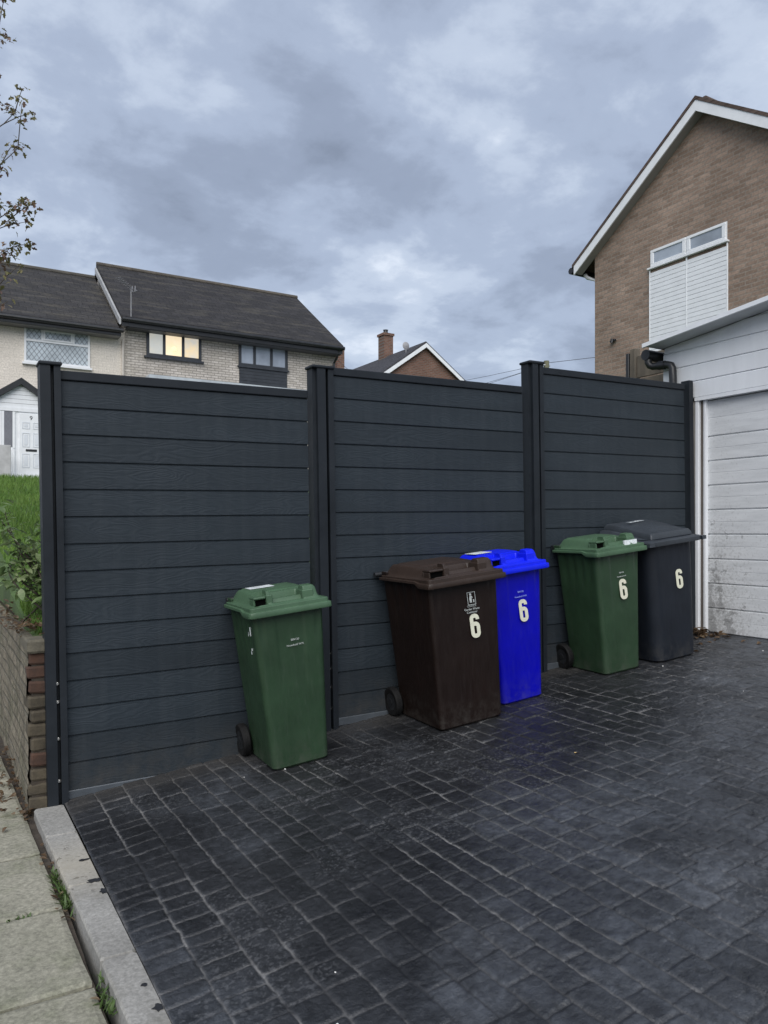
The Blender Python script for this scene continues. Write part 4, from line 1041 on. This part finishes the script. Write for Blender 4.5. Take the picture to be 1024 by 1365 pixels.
# ------------------------------------------------------------------ lawn, retaining wall, shrub, tree, litter
def lawn():
    def lz(x,y):
        y=float(y)
        b=.95+ (2.86-.95)*max(0,min(1,(y-4.6)/16.6)) + max(0,y-21.2)*.012
        return b
    vs=[];fs=[]; ys=[4.66]+list(np.linspace(4.7,21.5,40))+[23.7,30,40,60,120,300]; xs=[.485,.6,.9,1.4,2,2.8,4,6,9,13,20,35,60,140]
    for y in ys:
        for x in xs: vs.append((x,y,lz(x,y)+(.03*(random.random()-.5) if 4.8<y<21 else 0) if y>4.67 else lz(x,4.7)))
    n=len(xs)
    for j in range(len(ys)-1):
        for i in range(n-1): a=j*n+i; fs.append((a,a+1,a+1+n,a+n))
    b=len(vs); vs+=[(x,4.66,-.1) for x in xs]
    for i in range(n-1): fs.append((i,b+i,b+i+1,i+1))
    for j in range(len(ys)-1):
        q=len(vs); p0=vs[j*n]; p1=vs[(j+1)*n]; vs+=[(p0[0],p0[1],-.1),(p1[0],p1[1],-.1)]; fs.append((j*n,(j+1)*n,q+1,q))
    lm=plain('lawn_soil',(.048,.085,.022),.95,.5,2.5,.5,40)
    tag(MB().add(vs,fs).build('lawn',lm),kind='structure')
    # grass blades over the strip seen past the post
    r=random.Random(4); vs=[];fs=[]
    def blade(x,y,z,h,w):
        a=r.uniform(0,6.283); dx,dy=math.cos(a)*w,math.sin(a)*w; lx,ly=r.uniform(-.5,.5)*h,r.uniform(-.5,.5)*h
        n=len(vs); vs.extend([(x-dx,y-dy,z-.01),(x+dx,y+dy,z-.01),(x+dx*.6+lx*.4,y+dy*.6+ly*.4,z+h*.6),(x-dx*.6+lx*.4,y-dy*.6+ly*.4,z+h*.6),(x+lx,y+ly,z+h)])
        fs.extend([(n,n+1,n+2,n+3),(n+3,n+2,n+4)])
    for k in range(30000):
        t=r.random(); y=4.80+ (21.9-4.80)*t**1.5
        x=r.uniform(max(.56,.04*y+.1),.155*y+.5)
        s=.6+.5*y/14
        blade(x,y,lz(x,y),r.uniform(.05,.11)*s,.004*s)
    for k in range(2600):
        y=r.uniform(4.67,5.6); x=r.uniform(.50,1.0)
        blade(x,y,lz(x,y),r.uniform(.03,.10),.0028)
    t=NT('grass_blades'); v=t.coords('Object'); n1=t.noise(v,1.1,5,.65); n2=t.noise(v,30,2)
    col=t.ramp(n1,[(.3,(.045,.115,.015)),(.7,(.12,.215,.035))]); col=t.mix(t.ramp(n2,[(.5,0),(.75,.5)]),col,(.21,.20,.07))
    t.set(col,.6,.3)
    tag(MB().add(vs,fs).build('grass',t.m),'short green lawn rising behind the wall to the white porch','grass',kind='stuff')
lawn()

def retaining_wall():
    w=empty('retaining_wall',(.470,4.535,.0)); tag(w,'old brick garden retaining wall, weathered grey, ending at the left fence post','wall')
    # long face with slightly sunken courses
    t=NT('weathered_brick'); tc=t.n('ShaderNodeTexCoord'); sp=t.n('ShaderNodeSeparateXYZ'); cb=t.n('ShaderNodeCombineXYZ'); t.l(tc.outputs['Object'],sp.inputs[0]); t.l(sp.outputs['Y'],cb.inputs[0]); t.l(sp.outputs['Z'],cb.inputs[1])
    br=t.n('ShaderNodeTexBrick'); t.l(cb.outputs[0],br.inputs['Vector'])
    for k,v_ in (('Scale',1),('Mortar Size',.012),('Mortar Smooth',.5),('Brick Width',.225),('Row Height',.077)): br.inputs[k].default_value=v_
    br.inputs['Color1'].default_value=(.19,.17,.13,1); br.inputs['Color2'].default_value=(.23,.20,.155,1); br.inputs['Mortar'].default_value=(.165,.152,.122,1)
    v=t.coords('Object'); n1=t.noise(v,3.5,6,.7); n2=t.noise(v,45,4,.65); n3=t.noise(t.coords('Object',(1,6,.8)),2,4,.6)
    col=t.mix(t.ramp(n1,[(.48,0),(.7,.8)]),br.outputs['Color'],(.115,.115,.075))
    col=t.mix(1,col,t.ramp(n3,[(.3,.55),(.65,1.1)]),'MULTIPLY'); col=t.mix(1,col,t.ramp(n2,[(.3,.7),(.7,1.25)]),'MULTIPLY')
    t.bump(t.math('ADD',t.math('MULTIPLY',br.outputs['Fac'],-1.2),n2),.8,.01); t.set(col,.95,.2)
    vs=[];fs=[]; ny,nz=60,26
    for k in range(nz+1):
        for j in range(ny+1):
            y=.08+ j*.16 if j>8 else .08*j/8*1.0+ j*.02
            y=.012+ j*(17.5/ny) if j>0 else .012
            z=-.05+ k*(1.0/nz)*(1+.09*max(0,y-5)*k/nz)
            vs.append((-.03+.02*fbm(np.array(y*2.),np.array(z*3.),3,5)+.012*(random.random()-.5),y,z))
    for k in range(nz):
        for j in range(ny): a=k*(ny+1)+j; fs.append((a,a+1,a+ny+2,a+ny+1))
    n=len(vs)
    for j in range(ny+1): x,y,z=vs[nz*(ny+1)+j]; vs.append((.10,y,z+.004))
    for j in range(ny): a=nz*(ny+1)+j; fs.append((a,a+1,n+j+1,n+j))
    MB().add(vs,fs).build('wall_face',t.m,w)
    # broken end of the wall: bricks laid one on another
    r=random.Random(8); mb={'red':MB(),'pale':MB()}
    z=-.04; k=0
    while z<.86:
        hh=r.uniform(.062,.072); off=r.uniform(-.006,.012)
        col='red' if z>.62 or (.2<z<.32) else ('pale' if r.random()<.75 else 'red')
        mb[col].bbox((-.018+off*1.6,-.030+r.uniform(0,.016),z),(.100,.10,z+hh),.010,Matrix.Translation((.04,.03,z+.03))@Euler((r.uniform(-.05,.05),r.uniform(-.05,.05),r.uniform(-.16,.16))).to_matrix().to_4x4()@Matrix.Translation((-.04,-.03,-z-.03)))
        z+=hh+r.uniform(.008,.018); k+=1
    rb=plain('red_brick_end',(.055,.028,.018),.9,.5,14,.5,70); pb=plain('buff_brick_end',(.062,.051,.034),.9,.55,12,.6,70)
    mb['red'].build('end_bricks',rb,w); mb['pale'].build('end_bricks',pb,w)
    MB().box((-.004,-.010,-.05),(.095,.095,.87)).build('mortar_core',M['soil'],w)
    MB().bbox((-.030,-.05,.885),(.10,.33,.958),.012).build('coping',plain('stone_coping',(.105,.095,.070),.95,.5,12,.9,60),w)
retaining_wall()

def leaf(vs,fs,p,d,up,l,w,fold=.25,lobed=False):
    d=Vector(d).normalized(); up=Vector(up); s=d.cross(up); 
    if s.length<1e-4: s=d.orthogonal()
    s=s.normalized(); u=s.cross(d).normalized(); p=Vector(p); n=len(vs)
    if lobed:
        prof=[(0,.02),(.18,.30),(.30,.16),(.48,.52),(.60,.22),(.80,.26),(1,0)]
    else: prof=[(0,.04),(.25,.40),(.5,.5),(.75,.33),(1,0)]
    for t,ww in prof:
        c=p+d*l*t - u*l*.22*t*t
        vs.append(c); vs.append(c+s*w*ww+u*w*ww*fold); vs.append(c-s*w*ww+u*w*ww*fold)
    for k in range(len(prof)-1):
        a=n+k*3; fs.append((a,a+3,a+4,a+1)); fs.append((a,a+2,a+5,a+3))
def leaf_mat(name,stops,sc_=9):
    t=NT(name); v=t.coords('Object'); n1=t.noise(v,sc_,3,.6); n2=t.noise(v,120,2)
    col=t.ramp(n1,stops); col=t.mix(1,col,t.ramp(n2,[(.3,.8),(.7,1.2)]),'MULTIPLY')
    t.l(col,t.b.inputs['Base Color']); t.b.inputs['Roughness'].default_value=.5
    try: t.b.inputs['Transmission Weight'].default_value=0
    except Exception: pass
    tr=t.n('ShaderNodeBsdfTranslucent'); t.l(col,tr.inputs['Color']); mx=t.n('ShaderNodeMixShader'); mx.inputs[0].default_value=.3
    out=t.t.nodes['Material Output']; t.l(t.b.outputs[0],mx.inputs[1]); t.l(tr.outputs[0],mx.inputs[2]); t.l(mx.outputs[0],out.inputs['Surface'])
    return t.m
def shrub():
    s=empty('garden_shrub',(.66,4.86,.96)); tag(s,'leafy green shrub with bare lower stems leaning over the old brick wall','shrub')
    r=random.Random(12); st=MB(); vs=[];fs=[]
    for k in range(17):
        base=Vector((.06+r.uniform(-.07,.1),-.06+r.uniform(-.10,.12),-.02))
        tip=Vector((r.uniform(-.36,.12),r.uniform(-.02,.55),r.uniform(.32,.74)))
        pts=[]
        for i in range(8):
            t=i/7; p=base.lerp(tip,t); p.x+=-.10*math.sin(t*3.1)*(1 if k%2 else .3); p.z+=.06*math.sin(t*3.1); pts.append(p)
        st.tube(pts,[.008-.005*i/7 for i in range(8)],6)
        for i in range(2,8):
            for q in range(7):
                p=pts[i]+Vector((r.uniform(-.06,.06),r.uniform(-.06,.06),r.uniform(-.05,.05)))
                if p.z<.17: continue
                d=Vector((r.uniform(-1,1),r.uniform(-1,.6),r.uniform(-.4,.5))); leaf(vs,fs,p,d,(r.uniform(-.4,.4),r.uniform(-.4,.4),1),r.uniform(.045,.082),r.uniform(.024,.042))
    for k in range(5):   # dead bare canes along the foot
        a=Vector((r.uniform(-.25,.0),r.uniform(-.1,.5),r.uniform(.0,.06))); b=a+Vector((r.uniform(-.25,.25),r.uniform(-.2,.1),r.uniform(-.10,.22))); st.tube([a,a.lerp(b,.5)+Vector((0,0,.02)),b],[.006,.005,.003],5)
    st.build('stems',plain('shrub_bark',(.055,.045,.035),.85,.4,20,.2),s,True)
    MB().add(vs,fs).build('foliage',leaf_mat('shrub_leaves',[(.3,(.07,.12,.04)),(.5,(.13,.20,.07)),(.68,(.27,.32,.17))]),s,True,60)
shrub()

def tree():
    t=empty('street_tree',(-.36,8.7,-.02)); tag(t,'thin-leaved autumn tree reaching in from the left edge of the picture','tree')
    o=Vector((-.36,8.7,0)); r=random.Random(21); br=MB(); vs=[];fs=[]; vs2=[];fs2=[]
    trunk=[(0,0,-.1),(.02,-.02,1.2),(.0,.02,2.4),(.04,0,3.6),(.02,.03,5.0),(.03,-.02,6.6),(.05,0,8.2)]
    tr=[.10,.085,.075,.064,.05,.034,.014]
    MB().tube(trunk,tr,12).build('trunk',plain('tree_bark',(.075,.062,.05),.9,.4,14,.6,50),t,True)
    def tz(z):
        for (a,b) in zip(trunk[:-1],trunk[1:]):
            if a[2]<=z<=b[2]: k=(z-a[2])/(b[2]-a[2]); return Vector(a).lerp(Vector(b),k)
        return Vector(trunk[-1])
    def branch(p0,p1,r0,dens,sag=.1,twigs=7):
        p0=Vector(p0);p1=Vector(p1); pts=[]; n=9; j=[Vector((r.uniform(-1,1),r.uniform(-1,1),r.uniform(-1,1)))*.05*(p1-p0).length for _ in range(n)]
        for i in range(n):
            k=i/(n-1); p=p0.lerp(p1,k); p.z+=sag*math.sin(k*3.1); p+=j[i]*(.6*k if 0<i<n-1 else 0); pts.append(p)
        br.tube(pts,[r0*(1-.85*i/(n-1)) for i in range(n)],6)
        L=(p1-p0).length
        def leaves(c,m,spread):
            for _ in range(m):
                p=c+Vector((r.uniform(-1,1),r.uniform(-1,1),r.uniform(-1,1)))*spread
                d=Vector((r.uniform(-1,1),r.uniform(-1,1),r.uniform(-1,.35)))
                V,F=(vs,fs) if r.random()<.62 else (vs2,fs2)
                leaf(V,F,p,d,(r.uniform(-.6,.6),r.uniform(-.6,.6),1),r.uniform(.040,.066),r.uniform(.036,.056),.3,True)
        for q in range(twigs):
            k=.35+.65*q/(twigs-1); i=min(n-1,int(k*(n-1))); b=pts[i]
            dirn=(p1-p0).normalized()*.6+Vector((r.uniform(-1,1),r.uniform(-1,1),r.uniform(-.5,1.1)))*.6
            e=b+dirn*r.uniform(.10,.26)*min(1.4,L)
            br.tube([b,b.lerp(e,.5)+Vector((0,0,.015)),e],[.005,.004,.002],5)
            leaves(b.lerp(e,.6),int(3*dens),.05); leaves(e,int(4*dens),.05)
        leaves(p1,int(6*dens),.05)
    # limbs that reach into the picture (tips in tree space)
    W=lambda x,y,z:(x+.36,y-8.7,z+.02)
    tips=[((.60,7.92,6.55),1.6,5.3),((.52,7.80,6.05),1.6,5.0),((.48,7.80,5.72),1.4,4.9),((.66,7.75,5.36),1.6,4.7),((.68,7.72,5.02),1.8,4.4),((.55,7.75,4.80),1.2,4.2),((.66,7.68,4.46),2.8,3.9),((.60,7.70,4.34),2.6,3.8),((.60,7.75,4.10),2.2,3.4),((.48,7.80,3.88),2.6,3.2),((.50,7.75,3.72),2.0,3.0),((.42,7.75,3.45),1.0,2.8)]
    for p,dn,z in tips: branch(tz(z-.35),W(*p),.018,dn*1.1,.08,8)
    for k in range(26):
        z=r.uniform(2.4,7.8); a=r.uniform(0,6.283); L=r.uniform(.7,1.5)*(1-.07*(z-2.4))
        if math.cos(a)>.25 and math.sin(a)<.35: a+=math.pi
        branch(tz(z),tz(z)+Vector((math.cos(a)*L,math.sin(a)*L,r.uniform(.3,.9))),.016,1.6,.05,6)
    c=br.build('branches',bpy.data.materials['tree_bark'],t,True)
    MB().add(vs,fs).build('crown',leaf_mat('olive_leaves',[(.3,(.11,.11,.04)),(.55,(.18,.165,.07)),(.75,(.24,.19,.09))]),t,True,60)
    MB().add(vs2,fs2).build('crown',leaf_mat('russet_leaves',[(.3,(.15,.09,.07)),(.55,(.22,.145,.11)),(.75,(.26,.20,.11))]),t,True,60)
tree()

def litter():
    r=random.Random(31)
    def heap(name,spots,mats,label,lw):
        vs=[];fs=[]
        for (x,y,z,n,sx,sy,hz) in spots:
            for _ in range(n):
                px=x+r.gauss(0,sx);py=y+r.gauss(0,sy)
                if name=='dead_leaves' and px>GX-.005: px=GX-.02
                if name=='wall_litter' and z<.5: px=min(px,.455+.02*(4.47-min(py,4.47)))
                zz=(gz(px) if px>.62 and z<.8 else z)+abs(r.gauss(0,hz))+.004
                d=(r.uniform(-1,1),r.uniform(-1,1),r.uniform(-.25,.45)); leaf(vs,fs,(px,py,zz),d,(r.uniform(-.5,.5),r.uniform(-.5,.5),1),r.uniform(*lw),r.uniform(*lw)*.6,r.uniform(.1,.6))
        tag(MB().add(vs,fs).build(name,mats,None,True,60),label,'leaves',kind='stuff')
    brown=leaf_mat('dead_leaf',[(.3,(.045,.028,.016)),(.55,(.12,.075,.040)),(.75,(.30,.25,.17))],14)
    heap('dead_leaves',[(5.76,4.36,.65,60,.035,.06,.022),(5.72,4.22,.65,24,.05,.06,.006),(5.55,4.10,.64,5,.14,.10,.002),(5.45,3.75,.62,4,.25,.2,.002)],brown,'heap of brown dead leaves at the foot of the garage door jamb',(.035,.075))
    heap('wall_litter',[(.40,4.95,.02,70,.06,.28,.02),(.38,5.6,.02,80,.08,.35,.03),(.44,4.52,.02,22,.025,.10,.012),(.44,4.9,.975,60,.03,.22,.02),(.44,5.6,.975,60,.03,.3,.03),(.56,4.86,.995,150,.06,.14,.012),(.45,3.9,.02,10,.012,.35,.004),(.45,3.1,.02,7,.010,.3,.004)],brown,'dead leaves and debris along the wall foot and pavement joint','x' and (.02,.05))
    y=plain('yellow_leaf',(.55,.38,.16),.6,.25,30,.1)
    vs=[];fs=[]; leaf(vs,fs,(3.00,3.06,gz(3.0)+.006),(1,.25,.02),(0,.1,1),.050,.036,.15,True)
    tag(MB().add(vs,fs).build('fallen_leaf',y),'single pale yellow leaf lying on the drive in front of the blue bin','leaf')
    # small white pebbles and crumbs
    peb=plain('white_pebble',(.62,.62,.60),.8,.15,40,.2)
    pos=[(1.72,4.02),(1.50,4.08),(1.115,2.20),(1.01,1.98),(4.52,3.10),(4.60,2.74),(2.85,1.75),(4.72,3.90),(5.52,3.62)]
    base=None
    for i,(x,yy) in enumerate(pos):
        if base is None:
            mb=MB(); ring=[]
            for k,(rr,z) in enumerate(((.35,0),(1,.35),(.95,.7),(.4,1))):
                for q in range(8):
                    a=6.283*q/8; f=rr*r.uniform(.8,1.15); ring.append((.008*f*math.cos(a),.006*f*math.sin(a),.008*z))
            fs=[tuple(range(7,-1,-1)),tuple(range(24,32))]+[(k*8+q,k*8+(q+1)%8,k*8+8+(q+1)%8,k*8+8+q) for k in range(3) for q in range(8)]
            base=mb.add(ring,fs).build('pebble',peb,None,True,50); ob=base
        else: ob=base.copy(); COL.objects.link(ob)
        ob.location=(x,yy,gz(x)+.001); s=r.uniform(.45,.95); ob.scale=(s,s,s); ob.rotation_euler=(0,0,r.uniform(0,6))
        tag(ob,'tiny white pebble lying loose on the dark imprinted drive','pebble','white pebbles scattered on the drive')
    gm_=leaf_mat('weed_blades',[(.3,(.045,.085,.022)),(.7,(.11,.17,.05))],20)
    spots=[((.470,3.62),.9,'weed tuft in the pavement joint beside the pitted edging, upper of a pair'),((.475,3.40),1.25,'largest weed tuft in the pavement joint, below the pitted edging'),((.490,2.62),1.0,'weed tuft at the pavement joint nearest the bottom of the picture'),((.30,3.33),.55,'flat weed tuft in the joint between two pavement slabs')]
    for (x,yy),s,lab in spots:
        vs=[];fs=[]
        for _ in range(int(70*s)):
            px=x+r.gauss(0,.010 if x>.4 else .03); py=yy+r.gauss(0,.055*s if x>.4 else .008); d=(r.uniform(-1,1),r.uniform(-1,1),r.uniform(.3,1.3)); leaf(vs,fs,(px,py,.012),d,(r.uniform(-.3,.3),.2,1),r.uniform(.02,.055)*s,r.uniform(.005,.011),.2)
        tag(MB().add(vs,fs).build('weed_tuft',gm_,None,True,60),lab,'weed','weeds growing along the edging')
litter()

# ------------------------------------------------------------------ sky, sun, camera
def world():
    w=bpy.data.worlds.new('World'); scene.world=w; w.use_nodes=True; t=w.node_tree; N=t.nodes; Lk=t.links
    bg=N['Background']
    sky=N.new('ShaderNodeTexSky'); sky.sky_type='NISHITA'; sky.sun_disc=False; sky.sun_elevation=R(48); sky.sun_rotation=SUN_ROT; sky.air_density=1.2; sky.dust_density=2
    tc=N.new('ShaderNodeTexCoord'); sp=N.new('ShaderNodeSeparateXYZ'); Lk.new(tc.outputs['Generated'],sp.inputs[0])
    def m(op,a,b=0.,cl=False):
        n=N.new('ShaderNodeMath'); n.operation=op; n.use_clamp=cl
        for s,v in ((n.inputs[0],a),(n.inputs[1],b)):
            if hasattr(v,'node'): Lk.new(v,s)
            else: s.default_value=v
        return n.outputs[0]
    zc=m('ADD',m('MAXIMUM',sp.outputs['Z'],0.0),.22)
    cb=N.new('ShaderNodeCombineXYZ'); Lk.new(m('DIVIDE',sp.outputs['X'],zc),cb.inputs[0]); Lk.new(m('DIVIDE',sp.outputs['Y'],zc),cb.inputs[1])
    def noise(scale,detail,rough,dist,off):
        mp=N.new('ShaderNodeMapping'); mp.inputs['Location'].default_value=off; Lk.new(cb.outputs[0],mp.inputs[0])
        n=N.new('ShaderNodeTexNoise'); n.inputs['Scale'].default_value=scale; n.inputs['Detail'].default_value=detail; n.inputs['Roughness'].default_value=rough; n.inputs['Distortion'].default_value=dist
        Lk.new(mp.outputs[0],n.inputs['Vector']); return n.outputs['Fac']
    def ramp(f,st):
        n=N.new('ShaderNodeValToRGB'); e=n.color_ramp.elements
        while len(e)<len(st): e.new(.5)
        for el,(p,c) in zip(e,st): el.position=p; el.color=(*c,1)
        n.color_ramp.interpolation='EASE'; Lk.new(f,n.inputs['Fac']); return n.outputs['Color']
    big=noise(1.15,4,.5,.1,(3.1,1.7,0)); small=noise(3.6,7,.58,.12,(7.3,2.2,0))
    f=m('ADD',m('MULTIPLY',big,.52),m('MULTIPLY',small,.48))
    low=m('SUBTRACT',1.0,m('MULTIPLY',sp.outputs['Z'],2.2),True)
    f=m('ADD',f,m('MULTIPLY',low,.075))
    k=10.0
    col=ramp(f,[(.35,(.104,.123,.163)),(.44,(.140,.165,.218)),(.52,(.184,.216,.280)),(.585,(.245,.280,.342)),(.66,(.35,.38,.43))])
    sc1=N.new('ShaderNodeMix'); sc1.data_type='RGBA'; sc1.blend_type='MULTIPLY'; sc1.inputs[0].default_value=1; Lk.new(col,sc1.inputs[6]); sc1.inputs[7].default_value=(k,k,k,1)
    mx=N.new('ShaderNodeMix'); mx.data_type='RGBA'; mx.inputs[0].default_value=.94; Lk.new(sky.outputs[0],mx.inputs[6]); Lk.new(sc1.outputs[2],mx.inputs[7])
    Lk.new(mx.outputs[2],bg.inputs['Color']); bg.inputs['Strength'].default_value=.1
SUN_AZ=Vector((-.55,-.83,0)).normalized(); SUN_EL=R(44)
SUN_ROT=math.atan2(SUN_AZ.x,SUN_AZ.y)
world()
ld=bpy.data.lights.new('sun','SUN'); ld.energy=1.5; ld.angle=R(60); ld.color=(1,.97,.93)
so=bpy.data.objects.new('sun',ld); COL.objects.link(so)
dirv=-(SUN_AZ*math.cos(SUN_EL)+Vector((0,0,math.sin(SUN_EL))))
so.rotation_euler=dirv.to_track_quat('-Z','Y').to_euler(); so.location=(0,-5,12)

cd=bpy.data.cameras.new('camera'); cam=bpy.data.objects.new('camera',cd); COL.objects.link(cam)
cam.location=(0,0,EYE); cam.rotation_euler=(R(90),0,-R(30.5))
cd.sensor_fit='HORIZONTAL'; cd.sensor_width=36; cd.lens=36*1025/1024; cd.shift_y=(708-682.5)/1024
cd.clip_start=.05; cd.clip_end=3000
scene.camera=cam
scene.view_settings.view_transform='Standard'; scene.view_settings.look='None'; scene.view_settings.exposure=1.2; scene.view_settings.gamma=1
